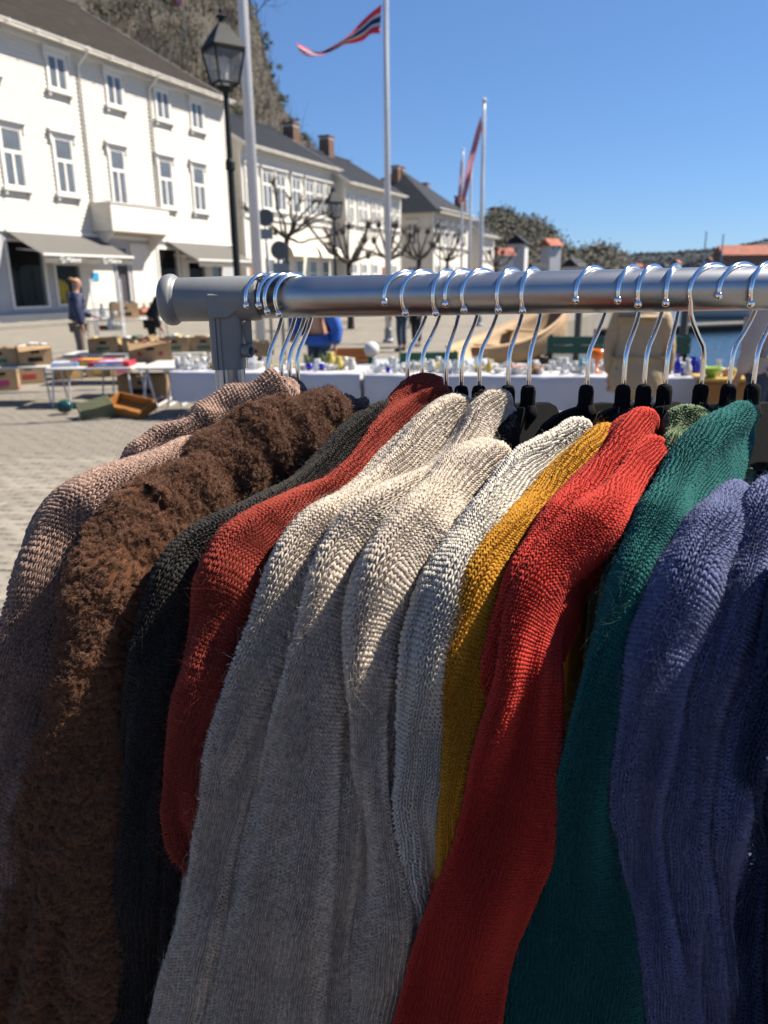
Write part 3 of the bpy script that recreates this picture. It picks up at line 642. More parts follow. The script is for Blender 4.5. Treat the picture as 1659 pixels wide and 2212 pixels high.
flag_pole(996, 58, PT(997, 325, 58)[2], .09, 'farthest thin white flag pole before the corner house')
def flag(upper, lower, Y, amp, label, bands=((0,.27,'red'),(.27,.385,'white'),(.385,.615,'blue'),(.615,.73,'white'),(.73,1,'red'))):
    U = np.array(upper, float); Lw = np.array(lower, float); M = 40
    def rs(P_):
        s = np.r_[0, np.cumsum(np.hypot(*np.diff(P_, axis=0).T))]; s /= s[-1]; q = np.linspace(0, 1, M); r = np.stack([np.interp(q, s, P_[:, 0]), np.interp(q, s, P_[:, 1])], 1)
        for _ in range(2): r[1:-1] = (r[:-2]+2*r[1:-1]+r[2:])/4
        return r
    u = rs(U); l = rs(Lw); b = PT(*U[0], Y)
    t = thing('flag', label, 'flag', tuple(b), 0, 'red white and blue flags')
    yy = Y+amp*np.sin(np.linspace(0, 5.5, M))+amp*1.2*np.linspace(0, 1, M)
    for k, (v0, v1, c) in enumerate(bands):
        G_ = []
        for v in np.linspace(v0, v1, 4):
            q = u*(1-v)+l*v; G_.append([tuple(r) for r in PT(q[:, 0], q[:, 1], yy+amp*.35*np.sin(np.linspace(0, 9, M)+v*4))])
        mb = MB().grid(G_); o = mb.build({'red': 'red_band', 'white': 'white_band', 'blue': 'blue_band'}[c], 'flag_'+c, t, smooth=True, world=True)
        so_ = o.modifiers.new('thickness', 'SOLIDIFY'); so_.thickness = .004
    return t
z5 = lambda L: [(567+.3418*x, .3418*y) for x, y in L]
flag(z5([(752,28),(690,75),(620,140),(540,230),(460,283),(380,328),(345,335),(290,310),(240,288),(213,272)]), z5([(742,210),(680,212),(640,258),(560,277),(520,277),(450,318),(375,347),(330,354),(280,357),(233,322)]), 21.9, .28, 'long red white and blue pennant streaming left from the middle pole')
flag([(1039,250),(1026,290),(1012,345),(1003,395),(997,432)], [(1041,278),(1032,315),(1020,362),(1011,410),(1003,440)], 29.9, .2, 'limp narrow red and blue flag drooping left from the right-hand pole')
flag([(996,342),(993,380),(990,415),(989,440)], [(998,352),(997,385),(996,418),(995,442)], 57.9, .15, 'small faded red flag hanging down the farthest pole')
b = hill_at(404, .62)
t = thing('flag_pole', 'flag pole standing among the trees on the hill above the roof', 'flag pole', b); MB().tube([(0,0,0),(0,0,13)], [.12,.06], 8).build('pole', 'sign_grey', t)
t2 = flag([(384,-40),(382,-15),(378,5),(376,14)], [(398,-35),(398,-10),(392,8),(384,17)], b[1]-.2, .3, 'tip of a flag hanging at the top edge above the wooded hill')
def round_sign(px, py, r_px, Y, label, plate):
    q = PT(px, py, Y); t = thing('road_sign', label, 'road sign', (q[0], q[1], 0), .25, 'road signs seen from behind')
    r = r_px/1733*Y; z = q[2]
    MB().tube([(0,.03,0),(0,.03,z+r*.8)], .035, 8).build('post', 'sign_grey', t, smooth=True)
    MB().lathe([(0,-.012),(r,-.012),(r*1.02,0),(r,.012),(0,.012)], (0,-.02,z), 24, 'y').build('disc', 'sign_grey', t)
    MB().lathe([(r*.93,-.004),(r*1.0,-.004),(r*1.0,.004),(r*.93,.004)], (0,-.04,z), 24, 'y').build('rim', 'sign_dark', t)
    MB().box(-plate[0]/2, plate[0]/2, -.03, -.012, z-r-.06-plate[1], z-r-.06).build('plate', 'sign_grey', t)
    for zz in (z-.08, z+.08): MB().box(-.07, .07, -.05, .0, zz-.02, zz+.02).build('clamp', 'sign_dark', t)
round_sign(574, 470, 17, 18.5, 'grey back of the upper round road sign beside the thick flag pole', (.27,.22))
round_sign(604, 541, 19, 16.5, 'grey back of the lower round road sign before the second house', (.30,.25))
# ------------------------------------------------------------------ pollarded trees
def limb(mb, kn, pts, r0, r1, rd, knob):
    pts = [Vector(p) for p in pts]; d = []
    for a, b in zip(pts[:-1], pts[1:]):
        for k in range(3): d.append(a.lerp(b, k/3)+Vector((rd.gauss(0, .02), rd.gauss(0, .02), rd.gauss(0, .02))))
    d.append(pts[-1]); n = len(d); mb.tube(d, [r0+(r1-r0)*k/(n-1) for k in range(n)], 7)
    e = d[-1]; dr = (d[-1]-d[-3]).normalized()
    kn.sphere(e, knob, 7, 5, (1, 1, 1.25))
    for k in range(16):
        f_ = (dr*.6+Vector((rd.gauss(0, .6), rd.gauss(0, .6), rd.gauss(.3, .4)))).normalized()*rd.uniform(.2, .65)*(knob/.1)**.5; kn.tube([e, e+f_*.5+Vector((rd.gauss(0, .03), 0, 0)), e+f_], [.014, .009, .004], 3, False)
    for k in range(7):
        q = e+Vector((rd.gauss(0, .5), rd.gauss(0, .5), rd.gauss(.2, .5)))*knob; kn.sphere(q, knob*rd.uniform(.35, .6), 6, 4)
        f_ = (dr+Vector((rd.gauss(0, .5), rd.gauss(0, .5), rd.gauss(0, .4)))).normalized()*rd.uniform(.12, .3); kn.tube([e, e+f_], [.012, .004], 3, False)
def pollard(px, py_f, Y, label, limbs, seed, tr=.14, rot=0):
    rd = random.Random(seed); b = PT(px, 600, Y); t = thing('pollarded_tree', label, 'tree', (b[0], b[1], 0), 0, 'pollarded street trees')
    fk = PT(px, py_f, Y); fz = fk[2]
    tm = MB(); tm.tube([(0,0,0), (.02,0,fz*.35), (-.02,.02,fz*.7), (0,0,fz)], [tr*1.35, tr*1.05, tr*.95, tr*1.1], 9); 
    lm = MB(); kn = MB()
    for pts in limbs:
        w = [(0, 0, fz-.05)]
        for i, (x, y) in enumerate(pts):
            q = PT(x, y, Y+rd.uniform(-.35, .35)*(i+1)); w.append((q[0]-b[0], q[1]-b[1], q[2]))
        limb(lm, kn, w, tr*.62, tr*.3, rd, tr*(.62 if tr < .1 else 1.0))
    for k in range(5):
        a = rd.uniform(0, 6.28); e = rd.uniform(.9, 1.7); w = [(0, 0, fz-.05), (math.cos(a)*e*.5, math.sin(a)*e*.6, fz+rd.uniform(.1, .4)), (math.cos(a)*e, math.sin(a)*e*1.2, fz+rd.uniform(.4, 1.3))]
        limb(lm, kn, w, tr*.55, tr*.28, rd, tr*.55)
    tm.build('trunk', 'bark', t, smooth=True); lm.build('limbs', 'bark', t, smooth=True); kn.build('crown', 'bark', t, smooth=True)
    return t
pollard(623, 511, 24, 'nearest pollarded bare tree, before the second white house', [[(610,472),(600,450),(598,420)], [(640,478),(660,458),(676,438)], [(638,470),(640,450),(649,436)], [(632,490),(628,455),(626,431)], [(655,485),(675,470),(698,462)], [(646,525),(668,518),(706,512)], [(610,500),(600,505),(595,505)]], 1, .068)
pollard(755, 566, 29, 'second pollarded bare tree, behind the middle flag pole on its left', [[(752,530),(753,489)], [(775,535),(794,488)], [(770,550),(787,520)], [(775,560),(795,552)], [(740,545),(728,502)], [(735,560),(722,545)], [(748,540),(740,500)]], 2, .10)
pollard(838, 560, 35, 'third pollarded bare tree, directly behind the middle flag pole', [[(828,520),(818,485)], [(850,520),(855,488)], [(860,530),(872,500)], [(820,545),(808,520)], [(840,510),(838,482)]], 3, .12)
pollard(905, 560, 42, 'fourth pollarded bare tree before the corner house end wall', [[(893,535),(885,510)], [(915,530),(925,500)], [(905,530),(903,498)], [(890,550),(878,535)], [(922,545),(938,530)]], 4, .12)
pollard(966, 562, 48, 'fifth pollarded bare tree, with fine twigs before the corner house front', [[(955,540),(945,520)], [(968,535),(966,508)], [(980,540),(990,520)], [(972,545),(982,510)]], 5, .10)
pollard(1072, 575, 70, 'far pollarded bare tree by the end of the house row', [[(1062,560),(1058,545)], [(1080,560),(1086,545)], [(1072,556),(1073,538)]], 6, .17)
# ------------------------------------------------------------------ market: tables, cartons, bric-a-brac
pm('card', (0.299,0.197,0.105), .85, var=.12, vs=5); pm('card_in', (0.204,0.136,0.0816), .9); pm('hole', (0.0136,0.0109,0.00816), .9)
pm('print_red', (0.306,0.0272,0.034), .8); pm('print_green', (0.0204,0.109,0.0612), .8); pm('print_yellow', (0.442,0.272,0.0272), .8); pm('print_magenta', (0.286,0.034,0.116), .8)
pm('table_white', (0.476,0.469,0.449), .45); pm('steel', (0.306,0.306,0.313), .35, metal=.9)
pm('cloth_white', (0.449,0.442,0.476), .8, var=.05, vs=3, bump=.15, bs=12)
pm('game_red', (0.34,0.0136,0.0272), .35, col2=(.30,.02,.05), vs=6); pm('game_blue', (0.0544,0.17,0.422), .4, col2=(.5,.6,.75), vs=5); pm('paper', (0.462,0.449,0.422), .85, var=.1, vs=8)
pm('olive_plastic', (0.116,0.122,0.0646), .55); pm('teal_enamel', (0.00544,0.0408,0.0422), .25); pm('orange_wood', (0.286,0.116,0.0238), .55, var=.2, vs=7)
pm('book_a', (0.238,0.0612,0.0408), .7); pm('book_b', (0.0544,0.109,0.0884), .7); pm('book_c', (0.381,0.286,0.136), .7)
def carton(x, y, z, w_, d_, h_, rz, label, mark='print_green', full=True, base=None, dots=False):
    t = thing('cardboard_box', label, 'box', (x, y, z), rz, 'cardboard boxes at the flea market'); th = .012
    b = MB(); b.box(-w_/2, w_/2, -d_/2, -d_/2+th, 0, h_); b.box(-w_/2, w_/2, d_/2-th, d_/2, 0, h_); b.box(-w_/2, -w_/2+th, -d_/2+th, d_/2-th, 0, h_); b.box(w_/2-th, w_/2, -d_/2+th, d_/2-th, 0, h_); b.box(-w_/2+th, w_/2-th, -d_/2+th, d_/2-th, 0, th)
    b.build('box_body', 'card', t)
    MB().box(-.055, .055, -d_/2-.002, -d_/2-.0005, h_*.62, h_*.62+.045).build('hand_hole', 'hole', t); MB().box(w_/2+.0005, w_/2+.002, -.05, .05, h_*.62, h_*.62+.045).build('hand_hole', 'hole', t)
    if dots:
        for sx in (-.12, .12): MB().lathe([(0,-.001),(.035,-.001),(.035,.001),(0,.001)], (w_/2+.003, sx, h_*.45), 14, 'x').build('print_mark', mark, t)
        for sx in (-.15, .15): MB().lathe([(0,-.001),(.035,-.001),(.035,.001),(0,.001)], (sx, -d_/2-.003, h_*.45), 14, 'y').build('print_mark', mark, t)
    else:
        MB().box(-w_*.22, w_*.22, -d_/2-.003, -d_/2-.001, h_*.2, h_*.42).build('print_mark', mark, t)
        MB().box(w_/2+.001, w_/2+.003, -d_*.3, d_*.3, .012, h_*.16).build('print_band', mark, t)
    rd = random.Random(int(abs(x*1000+y*77)))
    for sg in (-1, 1): MB().add([(-w_/2, sg*d_/2, h_), (w_/2, sg*d_/2, h_), (w_/2-.02, sg*(d_/2+.10), h_-.02-rd.uniform(-.06, .08)), (-w_/2+.02, sg*(d_/2+.10), h_-.02-rd.uniform(-.06, .08))], [(0,1,2,3)]).build('flap', 'card', t) if rd.random() < .4 else None
    if full:
        bx = thing('box_contents', 'goods inside the '+' '.join(label.split(',')[0].split()[:11]), 'goods', (x, y, z), rz, 'goods inside the cardboard boxes')
        k = -w_/2+.03
        while k < w_/2-.06:
            tw = rd.uniform(.03, .08); mt = rd.choice(['book_a', 'book_b', 'book_c', 'paper', 'paper', 'card_in']); hh = h_+rd.uniform(-.05, .045)
            MB().box(k, k+tw-.004, -d_/2+.03, d_/2-.03-rd.uniform(0, .08), .02, hh).build('book', mt, bx); k += tw
    return t
def ftable(x0, x1, y0, y1, z, label, legs='steel', u=False, top='table_white'):
    cx_, cy_ = (x0+x1)/2, (y0+y1)/2; t = thing('folding_table', label, 'table', (cx_, cy_, 0), 0, 'low folding market tables'); hx, hy = (x1-x0)/2, (y1-y0)/2
    MB().box(-hx, hx, -hy, hy, z-.03, z).build('table_top', top, t, bevel=.006)
    r = .013 if not u else .016
    for sx in (-1, 1):
        if u:
            for q in (0, 1):
                dx = .06*(1 if q else -1); a = sx*(hx-.12)
                MB().tube([(a, -hy+.05, z-.03), (a+dx*1.5, -hy+.04, .03), (a+dx*1.5, -hy+.08, .016), (a+dx*1.5, hy-.08, .016), (a+dx*1.5, hy-.04, .03), (a, hy-.05, z-.03)], r, 7).build('leg', 'pole_white', t, smooth=True)
        else:
            for sy in (-1, 1): MB().tube([(sx*(hx-.08), sy*(hy-.06), z-.03), (sx*(hx-.03), sy*(hy-.03), 0)], r, 6).build('leg', legs, t)
    return t
ftable(-6.3, -4.62, 10.75, 11.4, .54, 'low market table at the left edge carrying cardboard boxes')
ftable(-4.55, -3.38, 10.5, 11.15, .54, 'low white table topped with red and blue game boxes', legs='pole_white')
ftable(-3.30, -2.72, 10.45, 11.5, .54, 'small white folding table with looped legs next to the clothed table', u=True)
ftable(-5.4, -3.0, 13.2, 13.9, .50, 'low table behind holding a row of open cardboard boxes')
carton(-5.35, 11.05, .54, .5, .42, .25, .12, 'open cardboard box with pale papers, leftmost on the left table', 'print_green')
carton(-4.93, 11.1, .54, .44, .4, .27, .45, 'kraft cardboard box set askew at the right end of the left table', 'hole')
carton(-4.75, 13.5, .50, .5, .4, .25, .1, 'cardboard box with green print behind the navy-jacketed person', 'print_green')
carton(-4.15, 13.5, .50, .5, .4, .25, -.08, 'cardboard box left of the double-dotted one, on the rear table', 'print_green')
carton(-3.48, 11.75, .50, .62, .42, .29, .28, 'cardboard box with red dots printed on its end', 'print_red', dots=True)
ftable(-4.2, -3.1, 11.45, 12.0, .50, 'table under the red-dotted cardboard box')
carton(-3.55, 13.55, .50, .5, .4, .25, .05, 'cardboard box with dark print just left of the rack post', 'print_green')
carton(-3.05, 13.6, .50, .5, .4, .25, .0, 'cardboard box partly hidden behind the rack post', 'print_green')
carton(-6.2, 13.6, 0, .5, .42, .36, .5, 'brown box standing on the ground, second from the left', 'print_red', full=False)
carton(-5.75, 14.2, 0, .44, .4, .32, .6, 'box with yellow print on the ground, third from the left', 'print_yellow', full=False)
carton(-5.3, 14.5, 0, .42, .4, .28, .4, 'dark box with yellow and red print on the ground near the shoes', 'print_yellow', full=False)
carton(-4.95, 14.6, 0, .4, .36, .25, .6, 'small box with magenta print on the ground, right of the row', 'print_magenta', full=False)
carton(-6.15, 12.6, 0, .44, .4, .40, .35, 'box with a magenta band on the ground at the left edge', 'print_magenta', full=False)
carton(-3.55, 11.62, 0, .72, .42, .33, .0, 'large cardboard box on the ground under the white tables', 'hole', full=False)
carton(-2.55, 11.5, 0, .5, .3, .16, .1, 'flat box with pink print on the ground by the white cloth', 'print_red', full=False)
def slab(name, label, cat, x, y, z, w_, d_, h_, rz, m, group=None, m2=None):
    t = thing(name, label, cat, (x, y, z), rz, group); MB().box(-w_/2, w_/2, -d_/2, d_/2, 0, h_).build('lid', m, t, bevel=.003)
    MB().box(-w_*.3, w_*.25, -d_*.3, d_*.3, h_+.0005, h_+.002).build('printed_panel', m2 or 'paper', t); MB().box(-w_*.35, w_*.35, -d_/2-.002, -d_/2-.0005, h_*.2, h_*.8).build('printed_edge', m2 or 'paper', t)
    return t
slab('game_box', 'red board game box at the right end of the game table', 'game box', -3.72, 10.75, .54, .55, .38, .07, .05, 'game_red', None, 'game_blue')
slab('game_box', 'red and yellow board game box in the middle of the game table', 'game box', -4.06, 10.95, .54, .5, .35, .08, -.1, 'game_red', None, 'print_yellow')
slab('game_box', 'blue and white magazine stack at the left end of the game table', 'game box', -4.38, 10.8, .54, .34, .3, .06, .25, 'game_blue', None, 'paper')
# crates and pots on the ground in the shade
t = thing('plastic_crate', 'olive green slatted plastic crate lying on its side on the ground', 'crate', (-3.62, 9.72, .02), .5)
o = MB().box(-.2, .2, -.14, -.125, 0, .28).box(-.2, -.185, -.124, .14, 0, .28).box(.185, .2, -.124, .14, 0, .28).build('crate_wall', 'olive_plastic', t)
for k in range(5): MB().box(-.18, .18, -.12+.055*k, -.12+.055*k+.03, .27, .285).build('slat', 'olive_plastic', t)
MB().tube([(-.2,-.16,.02),(-.26,-.2,.14),(-.2,-.16,.26)], .018, 6).build('handle', 'olive_plastic', t)
t.rotation_euler = (.25, -.2, .5); t.scale = (1, 1, .62)
t = thing('wooden_crate', 'orange wooden drawer tipped over on the ground', 'crate', (-3.22, 9.8, .03), -.45)
MB().box(-.3, .3, -.2, .2, .0, .015).build('bottom', 'orange_wood', t); MB().box(-.3, .3, -.2, -.185, .016, .17).build('side', 'orange_wood', t); MB().box(-.3, .3, .185, .2, .016, .17).build('side', 'orange_wood', t); MB().box(-.3, -.285, -.184, .184, .016, .17).build('end', 'orange_wood', t); MB().box(.285, .3, -.184, .184, .016, .17).build('end', 'orange_wood', t)
t.rotation_euler = (.35, .12, -.45); t.location.z = .075; t.scale = (1, .85, .7)
t = thing('enamel_pot', 'dark teal enamel pot lying on the ground left of the green crate', 'pot', (-4.12, 9.95, .11), .3)
MB().lathe([(0,-.1),(.09,-.1),(.115,-.06),(.12,.06),(.105,.1),(.095,.1),(.1,.05),(0,-.05)], n=18, axis='y').build('pot_body', 'teal_enamel', t, smooth=True); t.scale = (.85, .8, .7); MB().tube([(.11,0,.02),(.2,.02,.03),(.28,.02,.0)], .014, 6).build('handle', 'teal_enamel', t)
# long tables under white cloths
def clothed(p0, p1, depth, z, drop, label, seed):
    a = Vector((p0[0], p0[1], 0)); b = Vector((p1[0], p1[1], 0)); u = (b-a).normalized(); v = Vector((-u.y, u.x, 0)); L_ = (b-a).length; rz = math.atan2(u.y, u.x)
    t = thing('market_table', label.replace('white cloth draped over', 'trestle table under'), 'table', tuple(a), rz, 'long trestle tables')
    MB().box(.02, L_-.02, .03, depth-.03, z-.05, z-.02).build('table_top', 'table_white', t)
    for x in (.25, L_/2, L_-.25):
        for y in (.12, depth-.12): MB().tube([(x, y, z-.05), (x, y, 0)], .018, 6).build('leg', 'steel', t)
    c = thing('tablecloth', label, 'tablecloth', tuple(a), rz, 'white cloths on the long tables')
    rd = random.Random(seed); n = 90; ph = [rd.uniform(0, 6) for _ in range(5)]
    def wav(x, f_): return f_*(.022*math.sin(x*5.1+ph[0])+.016*math.sin(x*11+ph[1])+.01*math.sin(x*23+ph[2]))
    G_ = []
    for y, zz, f_ in [(depth+.01, z-drop*.7, 1), (depth+.012, z-.03, .2), (depth, z-.006, 0), (depth*.75, z, 0), (depth*.5, z-.001, 0), (depth*.25, z, 0), (.0, z, 0), (-.012, z-.012, .1), (-.018, z-drop*.25, .35), (-.022, z-drop*.5, .6), (-.026, z-drop*.75, .85), (-.03, z-drop, 1)]:
        G_.append([(x, y+(wav(x, f_) if y < 0 else 0), zz+(.02*f_*math.sin(x*2.3+ph[3]) if f_ > .9 else 0)) for x in np.linspace(-.03, L_+.03, n)])
    MB().grid(G_[::-1]).build('cloth', 'cloth_white', c, smooth=True)
    for x in (-.032, L_+.032):
        MB().grid([[(x+.012*math.sin(y*9)*f_, y, z-.004-drop*f_) for y in np.linspace(-.01, depth, 8)] for f_ in (0, .35, .7, 1)]).build('cloth_end', 'cloth_white', c, smooth=True)
    return u, v, a
TZ = .585
ta = PT(372, 801, 9.55); tb = PT(772, 806, 9.1); clothed((ta[0], ta[1]), (tb[0], tb[1]), .85, TZ, .36, 'white cloth draped over the left long market table', 3)
tc = PT(792, 807, 9.0); td = PT(1528, 815, 8.35); clothed((tc[0], tc[1]), (td[0], td[1]), .85, TZ, .38, 'white cloth draped over the right long market table', 4)
pm('glass', (0.578,0.612,0.632), .04, trans=.55, spec=.6, alpha=.75); pm('china', (0.503,0.496,0.49), .25); pm('cobalt', (0.00816,0.00816,0.286), .1, spec=.7); pm('amber', (0.34,0.15,0.0204), .15); pm('orange_glass', (0.578,0.116,0.0068), .15); pm('lime_glass', (0.258,0.408,0.068), .12); pm('blue_glass', (0.068,0.306,0.374), .12); pm('pink_china', (0.476,0.245,0.19), .35); pm('yellow_china', (0.449,0.354,0.0816), .3); pm('dark_pot', (0.0408,0.0374,0.034), .4)
PROF = {'vase': [(.0,0),(.035,0),(.05,.05),(.045,.10),(.02,.15),(.03,.19),(.026,.19),(.016,.15),(0,.02)], 'bowl': [(0,0),(.04,0),(.045,.012),(.085,.06),(.10,.085),(.094,.085),(.075,.05),(0,.02)], 'glass': [(0,0),(.035,0),(.032,.006),(.006,.012),(.006,.07),(.03,.095),(.034,.15),(.031,.15),(.026,.1),(0,.08)], 'cup': [(0,0),(.028,0),(.038,.03),(.042,.075),(.039,.075),(.034,.03),(0,.01)], 'plate': [(0,0),(.06,0),(.11,.018),(.11,.022),(.06,.008),(0,.008)], 'bottle': [(0,0),(.038,0),(.04,.01),(.04,.11),(.014,.15),(.013,.2),(.016,.205),(.016,.215),(0,.215)], 'jug': [(0,0),(.05,0),(.065,.06),(.06,.11),(.04,.15),(.048,.18),(.044,.18),(.034,.15),(0,.03)]}
def ware(kd, px, Yk, m, label, sc=1.0, group=None, cat=None):
    # stands on a clothed table: find the spot on the table line under that pixel column, Yk = share of the table depth
    d_ = rays(px, 802); A, B = (ta, tb) if px < 781 else (tc, td); A2 = A[:2]; u = (B[:2]-A2)/np.linalg.norm(B[:2]-A2); v = np.array([-u[1], u[0]]); o = A2+v*Yk*.85
    M_ = np.array([[d_[0], -u[0]], [d_[1], -u[1]]]); s = np.linalg.solve(M_, o)
    p = d_[:2]*s[0]
    t = MB().lathe(PROF[kd], n=14).build(kd if kd != 'glass' else 'wine_glass', m, smooth=True); t.location = (p[0], p[1], TZ+.001); t.scale = (sc,)*3; t.rotation_euler = (0, 0, random.random()*6)
    return tag(t, label, cat or {'glass': 'glass'}.get(kd, kd), group)
rd = random.Random(21)
small = []
for A, B, n in ((385, 765, 58), (800, 1310, 92), (1445, 1520, 10)):
    for k in range(n):
        px = A+(B-A)*(k+rd.uniform(0, .8))/n; kd = rd.choice(['glass', 'glass', 'cup', 'vase', 'plate', 'bowl', 'jug', 'cup']); m = rd.choice(['glass', 'glass', 'glass', 'china', 'china', 'china', 'china', 'paper', 'yellow_china' if px < 1200 else 'china'])
        if m == 'yellow_china': lb, gp = 'small yellow china piece among the tableware on the white cloths', 'small yellow china on the long tables'
        elif m in ('china', 'paper'): lb, gp = 'white china %s among the tableware on the white cloths' % kd, 'white china %ss on the long tables' % kd
        else: lb, gp = 'clear glass %s among the tableware on the white cloths' % ('goblet' if kd == 'glass' else kd), 'clear glass %ss on the long tables' % kd
        sd_ = 'left' if px < 781 else ('right' if px < 1400 else 'far right of the right'); lb = lb.replace('the white cloths', 'the %s white cloth' % sd_).replace('far right of the right white cloth', 'right white cloth beyond the beige coat'); gp = gp.replace('the long tables', 'the %s table' % sd_)
        ware(kd, px, rd.uniform(.12, .9), m, lb, rd.uniform(.6, 1.0), gp)
for a in (('cup', 668, .3, 'cobalt', 'left of two cobalt blue cups below the blue jacket', 1.1), ('cup', 694, .3, 'cobalt', 'right of two cobalt blue cups below the blue jacket', 1.1), ('cup', 838, .25, 'cobalt', 'small cobalt blue cup on the white cloth left of the rust sweater hooks', .8),
          ('bowl', 470, .4, 'amber', 'amber glass bowl on the white cloth near the rack post', .8), ('bowl', 1371, .2, 'amber', 'amber dish', .8), ('jug', 732, .4, 'yellow_china', 'yellow jug right of the cobalt blue cups', .9),
          ('bowl', 1318, .3, 'pink_china', 'x', .1)):
    if a[4] in ('x', 'amber dish'): continue
    ware(*a[:5], a[5])
ware('bowl', 1160, .2, 'amber', 'low amber glass dish in front of the tan boat hull', .85); ware('bowl', 1116, .3, 'pink_china', 'salmon pink china bowl right of the pale grey sweater hooks', .9)
ware('glass', 1288, .45, 'orange_glass', 'bright orange flower-shaped glass goblet', 1.0, None, 'goblet').scale = (2.5, 2.5, 1.75)
ware('vase', 1255, .6, 'blue_glass', 'turquoise glass vase near the orange one', .8); ware('vase', 1056, .35, 'yellow_china', 'yellow vase behind the pale grey sweaters', .8)
for k, (px, yk, kd, sc) in enumerate(((1462, .4, 'bottle', 1.0), (1478, .2, 'cup', 1.1), (1494, .5, 'jug', 1.0), (1506, .35, 'bottle', .8))):
    ware(kd, px, yk, 'cobalt', ['tall cobalt blue bottle, leftmost blue glass right of the beige coat', 'low cobalt blue cup between the blue glass bottles', 'cobalt blue jug with the widest body', 'short cobalt blue bottle at the right end of the blue glass'][k], sc)
by = {}
for o in COL.objects:
    if o.parent is None and o.get('group', '').endswith(' table') and o.get('category') in ('cup', 'bowl', 'vase', 'plate', 'jug', 'glass'): by.setdefault(o['label'], []).append(o)
ORD = ['first','second','third','fourth','fifth','sixth','seventh','eighth','ninth','tenth','eleventh','twelfth','thirteenth','fourteenth','fifteenth','sixteenth','seventeenth','eighteenth','nineteenth','twentieth']
for lb, os_ in by.items():
    if len(os_) > 1 and len(os_) <= 20:
        for k, o in enumerate(sorted(os_, key=lambda q: PROJ(tuple(q.location))[0])): o['label'] = lb.replace('among the tableware ', '')+', '+ORD[k]+' from the left'
# yellow-brown cabinet with its bowls at the right
pm('ochre', (0.245,0.105,0.0204), .6, var=.08, vs=3); pm('ochre_top', (0.422,0.272,0.0612), .5)
cb = PT(1572, 815, 8.1); t = thing('ochre_cabinet', 'low ochre wooden cabinet at the right end of the long tables', 'cabinet', (cb[0], cb[1], 0), -.1)
MB().box(-.24, .24, 0, .45, .02, .57).build('carcass', 'ochre', t); MB().box(-.26, .26, -.02, .47, .572, .60).build('top', 'ochre_top', t); MB().box(-.22, .22, -.014, -.001, .06, .54).build('door', 'ochre', t); MB().sphere((.17, -.02, .32), .014).build('knob', 'steel', t)
for sx in (-.2, .2): MB().box(sx-.02, sx+.02, .02, .06, 0, .02).build('foot', 'ochre', t)
for k, (dx, m, kd, sc, lb) in enumerate(((-.11, 'lime_glass', 'bowl', 1.2, 'lime green glass bowl on the ochre cabinet'), (.07, 'pink_china', 'cup', 1.1, 'pink cup on the ochre cabinet'), (.15, 'yellow_china', 'cup', 1.1, 'yellow cup at the right of the ochre cabinet'), (.02, 'glass', 'vase', .9, 'clear glass vase on the ochre cabinet'))):
    o = MB().lathe(PROF[kd], n=14).build(kd, m, smooth=True); o.location = (cb[0]+dx, cb[1]+.15+.05*k, .601); o.scale = (sc,)*3; tag(o, lb, kd)
# acrylic display shelf by the navy-jacketed person
pm('acrylic', (0.442,0.49,0.53), .05, alpha=.28, spec=.7)
sp = GR(246, 775); t = thing('display_shelf', 'clear acrylic shelf unit with small goods beside the navy-jacketed person', 'shelf', (sp[0], sp[1], 0), .1)
for sx in (-.30, .30): MB().box(sx-.012, sx+.012, -.16, .16, 0, 1.75).build('side_panel', 'acrylic', t); MB().tube([(sx, -.165, 0), (sx, -.165, 1.76)], .011, 6).build('upright', 'pole_white', t)
for z in (.3, .62, .92, 1.25): MB().box(-.285, .285, -.15, .15, z, z+.012).build('shelf_board', 'acrylic', t)
for k, (dx, z, m, kd, lb) in enumerate(((-.2, .633, 'game_red', 'cup', 'red mug on the clear shelf unit'), (-.1, .633, 'print_green', 'cup', 'green mug on the clear shelf unit'), (.03, .633, 'china', 'jug', 'white jug on the lower board of the clear shelf unit'), (.18, .633, 'china', 'bowl', 'white bowl on the lower board of the clear shelf unit'), (.12, .933, 'china', 'cup', 'white cup on the upper board of the clear shelf unit'), (-.15, .933, 'glass', 'vase', 'glass vase on the upper board of the clear shelf unit'))):
    o = MB().lathe(PROF[kd], n=12).build(kd, m, smooth=True); o.location = (sp[0]+dx, sp[1], z); o.scale = (1.5,)*3; tag(o, lb, kd)
carton(sp[0]+.05, sp[1]+.9, .85, .6, .4, .36, .5, 'open cardboard box tilted behind the clear shelf unit', 'hole')
ftable(sp[0]-.8, sp[0]+1.0, sp[1]+.55, sp[1]+1.3, .85, 'table behind the clear shelf unit carrying a tilted box')
# behind the left long table: crates, bench, hull, boats
pm('green_plastic', (0.0136,0.0816,0.0408), .5); pm('orange_crate', (0.34,0.109,0.0204), .55); pm('tan_wood', (0.34,0.224,0.122), .7, var=.2, vs=2.2, stretch=(1,1,5)); pm('green_paint', (0.00816,0.0578,0.0374), .5, var=.1); pm('weathered', (0.109,0.0952,0.0816), .85, var=.2, vs=3)
def crate(px, py, Y, w_, h_, m, label):
    q = PT(px, py, Y); t = thing('plastic_crate', label, 'crate', (q[0], q[1], q[2]), .05)
    for z in np.arange(0, h_-.02, .07): MB().box(-w_/2, w_/2, -.2, -.185, z, z+.05).build('slat', m, t); MB().box(-w_/2, w_/2, .185, .2, z, z+.05).build('slat', m, t)
    for sx in (-1, 1): MB().box(sx*w_/2-.012, sx*w_/2+.012, -.184, .184, 0, h_).build('end', m, t)
    MB().box(-w_/2+.015, w_/2-.015, -.18, .18, 0, .012).build('bottom', m, t)
q = PT(905, 790, 12.6); ftable(q[0]-1.5, q[0]+1.2, 12.2, 13.2, .36, 'low grey table behind the long tables carrying plastic crates', top='far_grey')
